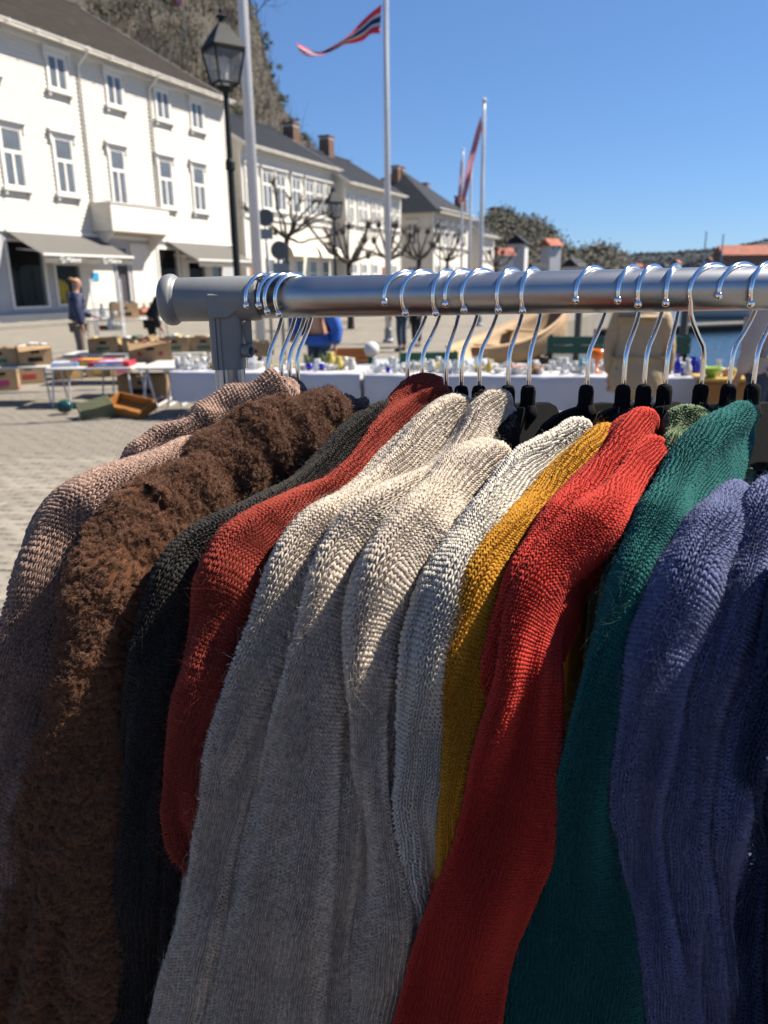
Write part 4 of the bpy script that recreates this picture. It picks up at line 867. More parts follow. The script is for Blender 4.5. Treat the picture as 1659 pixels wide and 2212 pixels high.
crate(755, 789, 12.6, .62, .27, 'orange_crate', 'orange plastic crate on the low table right of the blue jacket'); crate(925, 789, 12.6, .9, .22, 'green_plastic', 'long green plastic crate on the low table behind the right long table')
q = PT(803, 775, 12.1); t = thing('table_lamp', 'round white lamp globe on a green foot', 'lamp', tuple(PT(803, 786, 12.1)), 0); MB().sphere((0,0,.22), .12, 16, 10).build('globe', 'china', t, smooth=True); MB().lathe([(.08,0),(.08,.02),(.05,.05),(.06,.1)], n=14).build('foot', 'green_plastic', t, smooth=True)
carton(PT(550, 790, 12.0)[0], 12.0, .36, .5, .42, .40, .15, 'tall dark brown box behind the left long table by the rack post', 'hole')
ftable(PT(550, 790, 12.0)[0]-.6, PT(550, 790, 12.0)[0]+.6, 11.7, 12.4, .36, 'low table behind the left long table by the rack post')
for k, (px, m, lb) in enumerate(((505, 'glass', 'tall clear bottle left of the hanger wires'), (545, 'glass', 'second tall clear bottle near the rack post'))): ware('bottle', px, .3, m, lb, 1.35)
# small bench with leafy pots
for k, px in enumerate((667, 700)):
    t = thing('potted_plant', 'small potted plant %s on the left long table below the blue jacket' % ('left', 'right')[k], 'plant', tuple(PT(px, 796, 9.75)), 0)
    t.location.z = TZ+.001; MB().lathe([(.035,0),(.05,.07),(.045,.07),(0,.06)], n=12).build('pot', 'glass', t); mb = MB()
    for q in range(40):
        a = random.uniform(0, 6.28); e = Vector((math.cos(a)*.07, math.sin(a)*.07, random.uniform(.08, .2))); mb.add([(0,0,.05), e*.6+Vector((.01,0,0)), e, e*.6-Vector((.01,0,0))], [(0,1,2,3)])
    mb.build('leaves', pm('leaf_fresh', (0.136,0.177,0.0612), .6), t)
# tan wooden boat hull drawn up on the quay
h0 = PT(1000, 800, 13.4); h1 = PT(1215, 690, 15.5); ax = Vector((h1[0]-h0[0], h1[1]-h0[1], 0)); L_ = ax.length
t = thing('rowing_boat', 'tan wooden boat hull drawn up on the quay behind the tables', 'boat', (h0[0], h0[1], 0), math.atan2(ax.y, ax.x))
G_ = []
for k in range(21):
    f_ = k/20; w_ = .55*math.sin(PI*min(1, .18+f_*.82))**.7+.02; zt = .52+.75*f_**1.8; zb_ = .12+.25*f_**3
    G_.append([(f_*L_*1.05+.25*f_*math.cos(a)*0, w_*math.sin(a), zb_+(zt-zb_)*(1-math.cos(a))**.8/1.0 if abs(a) <= PI/2 else zt) for a in np.linspace(-PI/2, PI/2, 13)])
o = MB().grid(G_).build('hull', 'tan_wood', t, smooth=True); m_ = o.modifiers.new('thickness', 'SOLIDIFY'); m_.thickness = .03
for sg, i in ((-1, 0), (1, 12)): MB().tube([r[i] for r in G_], .03, 6).build('gunwale', 'tan_wood', t)
for f_ in (6, 12): MB().box(G_[f_][0][0]-.12, G_[f_][0][0]+.12, -.45, .45, G_[f_][0][2]-.12, G_[f_][0][2]-.09).build('thwart', 'tan_wood', t)
for f_ in (4, 14): MB().box(G_[f_][0][0]-.06, G_[f_][0][0]+.06, -.5, .5, 0, G_[f_][6][2]+.01).build('cradle', 'weathered', t)
# green bench by the water
g0 = PT(1184, 765, 10.6); g1 = PT(1500, 765, 10.3); L_ = g1[0]-g0[0]
t = thing('quay_bench', 'long dark green wooden bench facing the water', 'bench', (g0[0], g0[1]+.1, 0), math.atan2(g1[1]-g0[1], L_))
zb_ = g0[2]
for k in range(2): MB().box(0, L_, -.02, .015, zb_+.0+k*.118, zb_+.11+k*.118).build('back_board', 'green_paint', t)
for k in range(3): MB().box(0, L_, .06+k*.13, .17+k*.13, .40, .43).build('seat_board', 'green_paint', t)
for x in (.05, L_/2, L_-.05): MB().box(x-.025, x+.025, .016, .05, 0, zb_+.25).build('post', 'lamp_black', t); MB().box(x-.025, x+.025, .40, .44, 0, .4).build('front_leg', 'lamp_black', t)
# mooring posts, jetty and boats on the water
for k, (px, pt, Y, lb) in enumerate(((1192, 640, 16.5, 'dark mooring post at the corner of the quay'), (1252, 650, 24, 'thin dark mooring post standing in the water'), (1441, 640, 22, 'dark mooring post with a red foot in the water right of the beige coat'), (1484, 640, 21, 'reddish mooring post next to the white top at the right'))):
    q = PT(px, pt, Y); t = thing('mooring_post', lb, 'post', (q[0], q[1], -1.6), 0); MB().tube([(0,0,0),(0,0,q[2]+1.6)], .11, 10).build('pile', 'weathered', t); MB().lathe([(.13,0),(.13,.35)], (0,0,1.2), 10).build('band', 'print_red' if k > 1 else 'lamp_black', t)
q0 = PT(1200, 690, 40); q1 = PT(1700, 690, 46); t = thing('jetty', 'dark floating jetty across the harbour water', 'jetty', (q0[0], q0[1], -1.2), math.atan2(q1[1]-q0[1], q1[0]-q0[0]))
LL = math.hypot(q1[0]-q0[0], q1[1]-q0[1])
for k in range(int(LL/1.2)): MB().box(k*1.2, k*1.2+1.17, -.9, .9, .35, .45).build('deck_section', 'weathered', t)
MB().box(0, LL, -.85, .85, 0, .34).build('float', 'lamp_black', t)
def motorboat(px, py, Y, L_, label, rz):
    q = PT(px, py, Y); t = thing('motor_boat', label, 'boat', (q[0], q[1], -1.2), rz); G_ = []
    for k in range(13):
        f_ = k/12; w_ = .16*L_*(1-f_**3)+.02; G_.append([(f_*L_-L_/2, w_*s_, zz+.25*f_**2*(1 if zz > .3 else .5)) for s_, zz in ((-1,.75),(-.9,.3),(-.4,-.05),(0,-.12),(.4,-.05),(.9,.3),(1,.75))])
    MB().grid(G_).build('hull', 'far_white', t, smooth=True); MB().grid([[(r[0][0], r[0][1]*.97, r[0][2]-.08), (r[6][0], r[6][1]*.97, r[6][2]-.08)] for r in G_]).build('deck', 'china', t)
    MB().prism([(-L_*.15,.7),(L_*.2,.75),(L_*.08,1.35),(-L_*.12,1.35)], L_*.2, 'y', -L_*.1).build('cabin', 'far_white', t); MB().box(-L_*.1, L_*.08, -L_*.1-.01, -L_*.1-.002, .95, 1.25).build('cabin_window', 'pane', t)
motorboat(1335, 668, 62, 6.0, 'white motor boat moored at the jetty behind the beige coat', .2)
motorboat(1590, 670, 58, 6.5, 'white motor boat moored near the right edge', -.1)
motorboat(1262, 676, 48, 4.5, 'small white boat moored left of the beige coat', .6)
# ------------------------------------------------------------------ people
pm('skin', (0.34,0.19,0.129), .55); pm('hair_blond', (0.245,0.15,0.0612), .8, var=.3, vs=30); pm('hair_dark', (0.0272,0.017,0.0122), .8)
pm('navy_coat', (0.0136,0.0204,0.0578), .55, var=.3, vs=9, bump=.8, bs=14); pm('khaki', (0.136,0.116,0.0986), .85, var=.12, vs=8); pm('shoe', (0.0204,0.0272,0.0442), .6); pm('black_cloth', (0.0068,0.0068,0.00816), .85); pm('blue_coat', (0.00816,0.068,0.326), .6, var=.15, vs=6, bump=.5, bs=10); pm('jeans', (0.0238,0.0408,0.0714), .85, var=.2, vs=14); pm('beige_coat', (0.299,0.221,0.139), .8, var=.1, vs=5, bump=.7, bs=7); pm('rose_coat', (0.354,0.292,0.272), .8, var=.08, vs=5, bump=.4, bs=9)
def skin_obj(name, verts, edges, mat, parent, sub=2, root=0):
    me = bpy.data.meshes.new(name); me.from_pydata([v[:3] for v in verts], edges, []); me.materials.append(MATS[mat]); o = bpy.data.objects.new(name, me); COL.objects.link(o); o.parent = parent
    o.modifiers.new('skin', 'SKIN')
    sk_ = me.skin_vertices[0].data
    for i, v in enumerate(verts):
        r = v[3] if hasattr(v[3], '__len__') else (v[3], v[3]); sk_[i].radius = r; sk_[i].use_root = (i == root)
    s_ = o.modifiers.new('subdivision', 'SUBSURF'); s_.levels = sub; s_.render_levels = sub
    o.modifiers['skin'].use_smooth_shade = True
    return o
def person(loc, rz, H_, label, top, legs, hair, lean=0.0, arms=None, hairlong=False, coat_len=0.0, feet='shoe', bulk=1.0, flare=0.0):
    t = thing('person', label, 'person', loc, rz); k = H_/1.75
    def L(p): # lean about the hips towards +y
        x, y, z = p; 
        if z > .95:
            dz = z-.95; y2 = y*math.cos(lean)+dz*math.sin(lean); z2 = .95+dz*math.cos(lean)-y*math.sin(lean); y, z = y2, z2
        return (x*k, y*k, z*k)
    arms = arms or {}; bk = bulk
    el = {-1: arms.get('el', (-.27,.02,1.12)), 1: arms.get('er', (0.184,0.0136,0.762))}; wr = {-1: arms.get('wl', (-.27,.12,.88)), 1: arms.get('wr', (0.184,0.0816,0.598))}
    V = [(*L((0,0,.96)), .12), (*L((0,.01,1.15)), .12), (*L((0,0,1.33)), .13), (*L((0,.0,1.45)), .07), (*L((0,.01,1.53)), .055), (*L((0,.03,1.60)), (.075,.09)), (*L((0,.02,1.69)), (.07,.085)), (*L((0,.01,1.745)), .045), (*L((0,.115,1.615)), .014)]
    E_ = [(0,1),(1,2),(2,3),(3,4),(4,5),(5,6),(6,7),(5,8)]
    for sg in (-1, 1):
        b = len(V); V += [(*L((sg*.185,0,1.41)), .06), (*L(el[sg]), .042), (*L(wr[sg]), .028)]; E_ += [(2,b),(b,b+1),(b+1,b+2)]
        w = Vector(wr[sg]); d = (w-Vector(el[sg])).normalized(); pl = w+d*.08; V.append((*L(pl), (.03,.018))); E_.append((b+2,b+3))
        sd = d.cross(Vector((0,1,.3))).normalized()
        for q in range(4):
            fp = pl+d*(.035)+sd*(q-1.5)*.019; f2 = fp+d*(.03+.008*(q in (1,2)))+Vector((0,.012,-.01)); V += [(*L(fp), .0085), (*L(f2), .0075)]; n = len(V); E_ += [(b+3,n-2),(n-2,n-1)]
        th = w+d*.03-sd*.035+Vector((0,.02,0)); V.append((*L(th), .0095)); E_.append((b+2,len(V)-1)); V.append((*L(th+d*.035), .0085)); E_.append((len(V)-2,len(V)-1))
        b = len(V); V += [(sg*.095*k,0,.90*k,.085), (sg*.105*k,.02*k,.50*k,.052), (sg*.105*k,-.01*k,.09*k,.038), (sg*.115*k,.13*k,.035*k,.03)]; E_ += [(0,b),(b,b+1),(b+1,b+2),(b+2,b+3)]
    skin_obj('body', V, E_, 'skin', t, 2)
    hem = .90-coat_len
    C = [(*L((0,0,1.2)), (.165*bk,.135*bk)), (*L((0,.0,1.36)), (.175*bk,.13*bk)), (*L((0,.0,1.46)), .09*bk), (*L((0,-.005,1.02)), (.175*bk+flare*.3,.14*bk+flare*.3)), (0,-.01*k,.95*k, (.185*bk+flare*.5,.15*bk+flare*.5))]; CE = [(0,1),(1,2),(0,3),(3,4)]
    if coat_len > 0: C.append((0,-.01*k,hem*k,(.20*bk+flare,.165*bk+flare))); CE.append((4,5))
    for sg in (-1, 1):
        b = len(C); w = Vector(wr[sg]); e = Vector(el[sg]); C += [(*L((sg*.19,0,1.40)), .09*bk), (*L(e), .075*bk), (*L(e.lerp(w, .92)), .056*bk)]; CE += [(1,b),(b,b+1),(b+1,b+2)]
    skin_obj('jacket', C, CE, top, t, 2)
    for sg in (-1, 1): pass
    T_ = [(0,0,.93*k,(.15,.115))]; TE = []
    for sg in (-1, 1):
        b = len(T_); T_ += [(sg*.095*k,0,.84*k,.10), (sg*.105*k,.02*k,.50*k,.075), (sg*.105*k,-.01*k,.13*k,.062)]; TE += [(0,b),(b,b+1),(b+1,b+2)]
    skin_obj('trousers', T_, TE, legs, t, 2)
    for sg in (-1, 1): skin_obj('shoe', [(sg*.105*k,-.05*k,.045*k,.045), (sg*.107*k,.03*k,.045*k,.045), (sg*.115*k,.15*k,.035*k,.035)], [(0,1),(1,2)], feet, t, 2)
    hp = [(*L((0,-.015,1.735)), (.105,.115)), (*L((0,-.045,1.66)), (.112,.105))]; he = [(0,1)]
    if hairlong: hp.append((*L((0,-.07,1.50)), (.10,.06))); he.append((1,2))
    skin_obj('hair', hp, he, hair, t, 2)
    return t
m0 = GR(180, 804)
person((m0[0], m0[1], 0), math.radians(-62), 1.76, 'person in a navy quilted jacket and khaki trousers browsing the boxes', 'navy_coat', 'khaki', 'hair_blond', bulk=1.2, lean=.06, arms={'el': (-.26,.10,1.12), 'wl': (-.20,.32,1.06), 'er': (.27,-.02,1.12), 'wr': (.26,.05,.86)})
q = PT(352, 700, 16.5); person((q[0]-.25, q[1], 0), math.radians(-70), 1.72, 'person in black leaning over the boxes behind the rack end cap', 'black_cloth', 'black_cloth', 'hair_dark', lean=.55, arms={'el': (-.25,.05,1.02), 'wl': (-.18,.18,.78), 'er': (.25,.05,1.02), 'wr': (.2,.18,.78)})
q = PT(688, 700, 10.9); person((q[0], q[1], 0), math.radians(150), 1.70, 'person in a bright blue jacket stooping behind the left long table', 'blue_coat', 'jeans', 'hair_dark', bulk=1.25, lean=.35, coat_len=.14, flare=.05, arms={'el': (-.33,-.02,1.05), 'wl': (-.34,.1,.80), 'er': (.32,.1,1.05), 'wr': (.25,.3,.95)})
q = PT(1384, 700, 7.0); person((q[0], q[1], 0), math.radians(-20), 1.62, 'person in a long beige coat and jeans in front of the right long table', 'beige_coat', 'jeans', 'hair_dark', hairlong=True, bulk=1.22, coat_len=.34, flare=.04, arms={'el': (-.25,.02,1.08), 'wl': (-.25,.10,.80), 'er': (.25,.0,1.08), 'wr': (.26,.10,.80)})
q = PT(1668, 700, 6.9); person((q[0], q[1], 0), math.radians(35), 1.62, 'person in a pale rose jacket and jeans at the right edge', 'rose_coat', 'jeans', 'hair_dark', hairlong=True, bulk=1.15, coat_len=.10, arms={'el': (-.25,.02,1.1), 'wl': (-.25,.12,.84), 'er': (.25,.0,1.1), 'wr': (.26,.12,.84)})
q = PT(868, 700, 19); person((q[0], q[1], 0), 1.0, 1.74, 'distant person in dark clothes left of the middle flag pole', 'black_cloth', 'jeans', 'hair_dark')
q = PT(900, 700, 20.5); person((q[0], q[1], 0), 2.2, 1.72, 'distant person in dark clothes right of the middle flag pole', 'dark_cloth', 'black_cloth', 'hair_dark')
q = PT(845, 690, 21); MBv = thing('safety_vest', 'bright yellow safety vest hung on the middle flag pole', 'vest', (q[0]+.12, q[1]+.6, 1.05), 0)
pm('hi_vis', (0.374,0.544,0.0136), .7); MB().box(-.12, .12, -.05, .05, -.2, .3).box(-.11, -.04, -.05, .05, .301, .38).box(.04, .11, -.05, .05, .301, .38).build('vest_body', 'hi_vis', MBv, bevel=.02); MB().box(-.125, .125, -.053, .053, -.05, 0).build('reflective_band', 'flag_white', MBv)
person((0.02, -.50, 0), 0, 1.74, 'unseen person in a beige coat behind the camera, added to shade the sweaters', 'beige_coat', 'jeans', 'hair_dark', lean=.02, coat_len=.1, flare=.03, arms={'el': (-.26,.16,1.26), 'wl': (-.13,.34,1.50), 'er': (.26,.16,1.26), 'wr': (.13,.34,1.50)})  # out-of-view figure, added to block and bounce light on the sweaters
# ------------------------------------------------------------------ the garment rack
pm('chrome', (.36,.37,.39), .36, metal=1.0, var=.05, vs=40)
pm('wire_chrome', (.80,.81,.84), .10, metal=1.0)
pm('rack_plastic', (.165,.17,.172), .42, var=.1, vs=30, bump=.06, bs=600)
pm('velvet', (.0065,.0065,.0072), .95, var=.6, vs=900, sheen=0.0, bump=.4, bs=1500, spec=.1)
BL = PT(365, 648, .622); BR = PT(1659, 622, .570); BU = (BR-BL)/np.linalg.norm(BR-BL)
def bar_at(px, py=636):
    # point of the rail axis seen in pixel column px
    d = rays(px, py)[:2]; M_ = np.array([[d[0], -BU[0]], [d[1], -BU[1]]]); s = np.linalg.solve(M_, BL[:2]); return BL+BU*s[1]
rack = thing('garment_rack', 'chrome garment rack rail on a grey plastic corner joint', 'clothes rack', (BL[0]+.03, BL[1], 0), 0)
R_BAR = .0152
b0 = BL+BU*.075; b1 = BL+BU*.95
MB().tube([tuple(b0+(b1-b0)*k/20) for k in range(21)], R_BAR, 40).build('rail', 'chrome', rack, smooth=True, world=True)
# corner joint: sleeve, end cap, socket
def ringed(c, u, prof, n=40):
    mb = MB(); u = Vector(u); a = Vector((0,0,1)); w = u.cross(a).normalized(); vs = []
    for r, s in prof: vs += [Vector(c)+u*s+(a*math.cos(t)+w*math.sin(t))*r for t in [2*PI*k/n for k in range(n)]]
    fs = [(i*n+k, i*n+(k+1) % n, (i+1)*n+(k+1) % n, (i+1)*n+k) for i in range(len(prof)-1) for k in range(n)]; fs += [tuple(range(n-1,-1,-1)), tuple((len(prof)-1)*n+k for k in range(n))]
    return mb.add(vs, fs)
jc = BL+BU*.0
J = ringed(jc, BU, [(.0160,.008),(.0165,.0095),(.0168,.070),(.0162,.0725),(.0155,.073)]).build('corner_joint', 'rack_plastic', rack, smooth=True, world=True, auto=40)
J.modifiers.clear()
ringed(jc, BU, [(.004,-.0052),(.0125,-.0048),(.0165,-.0036),(.0188,-.0012),(.0195,.0018),(.0193,.0045),(.0182,.0062),(.0168,.0072),(.0164,.0095)]).build('end_cap', 'rack_plastic', rack, smooth=True, world=True)
sc_ = bar_at(486); sq = [( math.copysign(abs(math.cos(t))**.45, math.cos(t))*.0125, math.copysign(abs(math.sin(t))**.45, math.sin(t))*.0135) for t in [2*PI*k/32 for k in range(32)]]
def sqtube(z0, z1, sc, m, nm, par):
    mb = MB(); n = len(sq); vs = [(sc_[0]+x*sc+BU[0]*0, sc_[1]+y*sc, z) for z in (z0, z1) for x, y in sq]
    mb.add(vs, [(k, (k+1) % n, n+(k+1) % n, n+k) for k in range(n)]+[tuple(range(n-1,-1,-1)), tuple(range(n, 2*n))]); return mb.build(nm, m, par, world=True, auto=40)
zb = sc_[2]; S_ = sqtube(zb-.053, zb-.002, 1.0, 'rack_plastic', 'socket', J)
for dx in (-.0075, -.0040):
    MB().box(sc_[0]+dx-.0012, sc_[0]+dx+.0012, sc_[1]-.0145, sc_[1]-.013, zb-.053, zb-.012).build('rib', 'rack_plastic', S_, world=True)
MB().prism([(sc_[0]-.011, zb-.014), (sc_[0]+.004, zb-.014), (sc_[0]+.018, zb-.004), (sc_[0]+.018, zb+.004), (sc_[0]-.011, zb+.004)], .012, 'y', sc_[1]-.0165).build('gusset', 'rack_plastic', S_, world=True, bevel=.001)
ringed((sc_[0]+.0125, sc_[1]-.006, zb-.039), (.86,-.5,0), [(.0052,0),(.0052,.007),(.0042,.0078),(.0030,.0075),(.0028,.004)], 18).build('screw_boss', 'rack_plastic', S_, smooth=True, world=True, auto=40)
MB().prism([(sc_[0]+.012, zb-.020), (sc_[0]+.0195, zb-.012), (sc_[0]+.0195, zb-.038), (sc_[0]+.0145, zb-.036)], .002, 'y', sc_[1]-.004).build('fin', 'rack_plastic', S_, world=True)
# grooved chrome upright
mb = MB(); pr_ = []
for t in [2*PI*k/64 for k in range(64)]:
    r = .0118-.0013*(1 if (math.cos(t*8+.6) > .55 and math.sin(t) < .35) else 0); pr_.append((r*math.cos(t), r*math.sin(t)))
n = 64; mb.add([(sc_[0]+x, sc_[1]+y, z) for z in (.06, zb-.052) for x, y in pr_], [(k, (k+1) % n, n+(k+1) % n, n+k) for k in range(n)]); mb.build('upright', 'chrome', rack, world=True, auto=30)
MB().tube([(sc_[0], sc_[1]-.3, .045), (sc_[0], sc_[1]-.25, .05), (sc_[0], sc_[1]+.25, .05), (sc_[0], sc_[1]+.3, .045)], .016, 14).build('foot_bar', 'chrome', rack, smooth=True, world=True)
for sy in (-.28, .28): MB().lathe([(.024,-.008),(.024,.008)], (sc_[0], sc_[1]+sy, .024), 16, 'x').build('castor', 'rack_plastic', rack, world=True)
e_ = BL+BU*.93; MB().tube([(e_[0], e_[1], .06), (e_[0], e_[1], e_[2])], .0118, 24).build('upright', 'chrome', rack, smooth=True, world=True)
# ------------------------------------------------------------------ hangers
def hook_path(flip=1, top=R_BAR+.0017, tip=-22, kx=1.0):
    pts = []; R_ = .0178; zc = top-R_
    for a in np.linspace(math.radians(tip), math.radians(205), 26): pts.append((flip*kx*R_*math.cos(a), zc+R_*math.sin(a)))
    # from the far side round under the rail back to the axis, then down
    x, z = pts[-1]; pts += [(flip*-.0150*kx, -.0165), (flip*-.0120*kx, -.0235), (flip*-.0075*kx, -.0315), (flip*-.0030, -.0395), (flip*-.0006, -.0455), (0, -.052), (0, -.064), (0, -.082)]
    return pts
def hanger_outline():
    up = [(.0075,-.0975),(.0140,-.0985),(.0220,-.1005),(.0310,-.1050),(.0400,-.1120),(.0500,-.1210),(.060,-.1300),(.078,-.1390),(.10,-.1470),(.15,-.1620),(.185,-.1740),(.205,-.1840),(.2095,-.1900)]
    lo = [(.2085,-.1960),(.202,-.1960),(.18,-.1900),(.14,-.1810),(.10,-.1730),(.07,-.1690),(.050,-.1680),(.040,-.1650),(.032,-.1560),(.020,-.1480),(.010,-.1450)]
    r = [(.0055,-.0885)]+up+lo; l = [(-x, z) for x, z in r[::-1]]
    return r+l
HO = hanger_outline()
HG = []
def hanger(px, label, ang=30, dz=0.0, flip=1, tilt=0.0):
    c = bar_at(px); a = math.radians(ang+random.Random(int(px)*3).uniform(-5, 5)); t = thing('clothes_hanger', label, 'clothes hanger', (c[0], c[1], c[2]), math.atan2(-math.cos(a), -math.sin(a)), 'black velvet hangers on the rail')
    # local x runs along the hanger towards the viewer
    rj = random.Random(int(px)); hp = hook_path(flip, tip=rj.uniform(-38, -8), kx=min(1.45, 1/max(.55, math.cos(a-.12))))
    hk = MB().tube([(x, 0, z) for x, z in hp], .0017, 10).build('hook', 'wire_chrome', t, smooth=True); MB().sphere((hp[0][0], 0, hp[0][1]-.001), .0029, 12, 8).build('ball_tip', 'wire_chrome', hk, smooth=True)
    UP = .0145; bd = MB().prism([(x*(1+.85*math.exp(-(x/.05)**4)) if abs(x) > .008 else x, z+UP) for x, z in HO], .0052, 'y', -.0026).build('hanger_body', 'velvet', t, bevel=.0011, seg=2)
    MB().lathe([(.0046,-.012),(.0058,-.009),(.0058,.004),(.0048,.0075),(.0032,.0085)], (0,0,-.0910+UP), 16).build('collar', 'velvet', t, smooth=True)
    MB().lathe([(.0038,-.019),(.009,-.012),(.0062,-.004)], (0,0,-.093+UP), 14).build('neck', 'velvet', t, smooth=True)
    t.location.z += dz
    HG.append((c, a)); return t
HA = 11
hl = [(572,'first black velvet hanger next to the grey corner joint',30),(600,'second black velvet hanger from the corner joint',28),(618,'third black velvet hanger from the corner joint',32),(636,'fourth black velvet hanger, last of the left cluster',30),
      (880,'first hanger of the middle cluster, black collar left of the rust sweater',32),(913,'second hanger of the middle cluster, sunk in the rust sweater',30),(966,'third hanger of the middle cluster, black collar on the rust sweater',28),(1000,'fourth hanger of the middle cluster, under the pale grey sweaters',30),(1040,'fifth hanger of the middle cluster, sunk in the pale grey sweaters',30),
      (1104,'hanger sunk in the largest pale grey collar',24),(1150,'hanger with its whole black hump showing right of the pale grey collar',26),(1280,'hanger with its hump showing above the off-white knit',28),(1362,'left of two hangers above the yellow sweater',28),(1408,'right of two hangers above the yellow sweater',28),(1455,'hanger with a tall collar above the red sweater',18),(1536,'hanger whose hook faces backwards over the rail',-28),(1598,'hanger above the teal sweater',30),(1652,'hanger with a tall collar at the right edge',26)]
for px, lb, an in hl: hanger(px, lb, (an if an > 0 else 30)+HA+max(0, (px-1100)/45), flip=1 if an > 0 else -1)
# ------------------------------------------------------------------ sweaters
def wool(name, col, col2=None, vs=500, var=.22, rough=.92, sheen=.25):
    m = bpy.data.materials.new(name); m.use_nodes = True; N = m.node_tree.nodes; L = m.node_tree.links; b = N['Principled BSDF']; MATS[name] = m
    tc = N.new('ShaderNodeTexCoord'); n = N.new('ShaderNodeTexNoise'); n.inputs['Scale'].default_value = vs; n.inputs['Detail'].default_value = 3; L.new(tc.outputs['Object'], n.inputs['Vector'])
    n3 = N.new('ShaderNodeTexNoise'); n3.inputs['Scale'].default_value = 45; n3.inputs['Detail'].default_value = 3; L.new(tc.outputs['Object'], n3.inputs['Vector'])
    mx = N.new('ShaderNodeMath'); mx.operation = 'MULTIPLY_ADD'; L.new(n3.outputs['Fac'], mx.inputs[0]); mx.inputs[1].default_value = .35; L.new(n.outputs['Fac'], mx.inputs[2])
    r = N.new('ShaderNodeValToRGB'); L.new(mx.outputs[0], r.inputs[0]); r.color_ramp.elements[0].position = .50; r.color_ramp.elements[1].position = .86
    c2 = col2 or tuple(c*(1-var) for c in col); c1 = tuple(min(1, c*(1+var*.6)) for c in col)
    r.color_ramp.elements[0].color = (*c2, 1); r.color_ramp.elements[1].color = (*c1, 1); L.new(r.outputs[0], b.inputs['Base Color'])
    b.inputs['Roughness'].default_value = rough; b.inputs['Specular IOR Level'].default_value = .2; b.inputs['Sheen Weight'].default_value = sheen; b.inputs['Sheen Roughness'].default_value = .6
    try: b.inputs['Sheen Tint'].default_value = (*[min(1, c*1.5+.1) for c in col], 1)
    except Exception: pass
    n2 = N.new('ShaderNodeTexNoise'); n2.inputs['Scale'].default_value = 1400; n2.inputs['Detail'].default_value = 2; L.new(tc.outputs['Object'], n2.inputs['Vector'])
    bp = N.new('ShaderNodeBump'); bp.inputs['Strength'].default_value = .35; bp.inputs['Distance'].default_value = .0006; L.new(n2.outputs['Fac'], bp.inputs['Height']); L.new(bp.outputs[0], b.inputs['Normal'])
    h = bpy.data.materials.new(name+'_fibre'); h.use_nodes = True; hb = h.node_tree.nodes['Principled BSDF']; MATS[name+'_fibre'] = h
    hc = tuple(min(1, c*(1.5 if name == 'w_brown' else 1.25)+.012) for c in col); hb.inputs['Base Color'].default_value = (*hc, 1); hb.inputs['Roughness'].default_value = .55; hb.inputs['Specular IOR Level'].default_value = .4
    try: hb.inputs['Subsurface Weight'].default_value = 0
    except Exception: pass
    return m
wool('w_pink', (.27,.18,.145), (.10,.066,.057), 420, .25); wool('w_brown', (.088,.035,.014), (.042,.017,.008), 260, .3, sheen=.25); wool('w_black', (.027,.024,.022), (.009,.0085,.0085), 500, .5, sheen=.1)
wool('w_rust', (.205,.029,.018), None, 500, .22); wool('w_grey', (.455,.392,.325), (.25,.215,.182), 350, .2); wool('w_off', (.46,.425,.375), (.36,.335,.295), 400, .1)
wool('w_gold', (.36,.165,.010), None, 500, .18); wool('w_red', (.36,.030,.021), None, 500, .12, sheen=.12); wool('w_moss', (.11,.145,.078), (.031,.062,.037), 300, .3)
wool('w_teal', (.004,.080,.078), None, 450, .25); wool('w_peri', (.094,.112,.215), (.048,.060,.130), 400, .2); wool('w_navy', (.010,.022,.055), None, 400, .25)
def rs_(P_, M, sm=6, f0=0.0):
    P_ = np.array(P_, float); s = np.r_[0, np.cumsum(np.hypot(*np.diff(P_, axis=0).T))]; tot_ = s[-1]; s /= tot_; q = np.linspace(f0/tot_, 1, M)
    r = np.stack([np.interp(q, s, P_[:, 0]), np.interp(q, s, P_[:, 1])], 1)
    for _ in range(sm): r[1:-1] = (r[:-2]+2*r[1:-1]+r[2:])/4
    return r
YK = ([700,850,950,1050,1160,1283,1450,1700,2212,2800], [.600,.580,.552,.517,.475,.437,.410,.395,.380,.372])
def bilerp(A, i, j):
    m, n = A.shape[:2]; i = np.clip(i, 0, m-1.001); i0 = i.astype(int); fi = (i-i0)[..., None]; j0 = np.floor(j).astype(int); fj = (j-j0)[..., None]; j1 = (j0+1) % n; j0 = j0 % n
    return (A[i0, j0]*(1-fi)+A[i0+1, j0]*fi)*(1-fj)+(A[i0, j1]*(1-fi)+A[i0+1, j1]*fi)*fj
def fast_mesh(name, V, Q, mat, smooth=True):
    me = bpy.data.meshes.new(name); nv = len(V); nq = len(Q); me.vertices.add(nv); me.vertices.foreach_set('co', np.ascontiguousarray(V, np.float32).ravel())
    me.loops.add(nq*4); me.polygons.add(nq); me.loops.foreach_set('vertex_index', np.ascontiguousarray(Q, np.int32).ravel()); me.polygons.foreach_set('loop_start', np.arange(0, nq*4, 4, dtype=np.int32)); me.polygons.foreach_set('loop_total', np.full(nq, 4, np.int32))
    if smooth: me.polygons.foreach_set('use_smooth', np.ones(nq, bool))
    me.materials.append(MATS[mat]); me.update(); me.validate(); return me
def obj_of(me, name, parent):
    o = bpy.data.objects.new(name, me); COL.objects.link(o); o.parent = parent; return o
NST = [0]
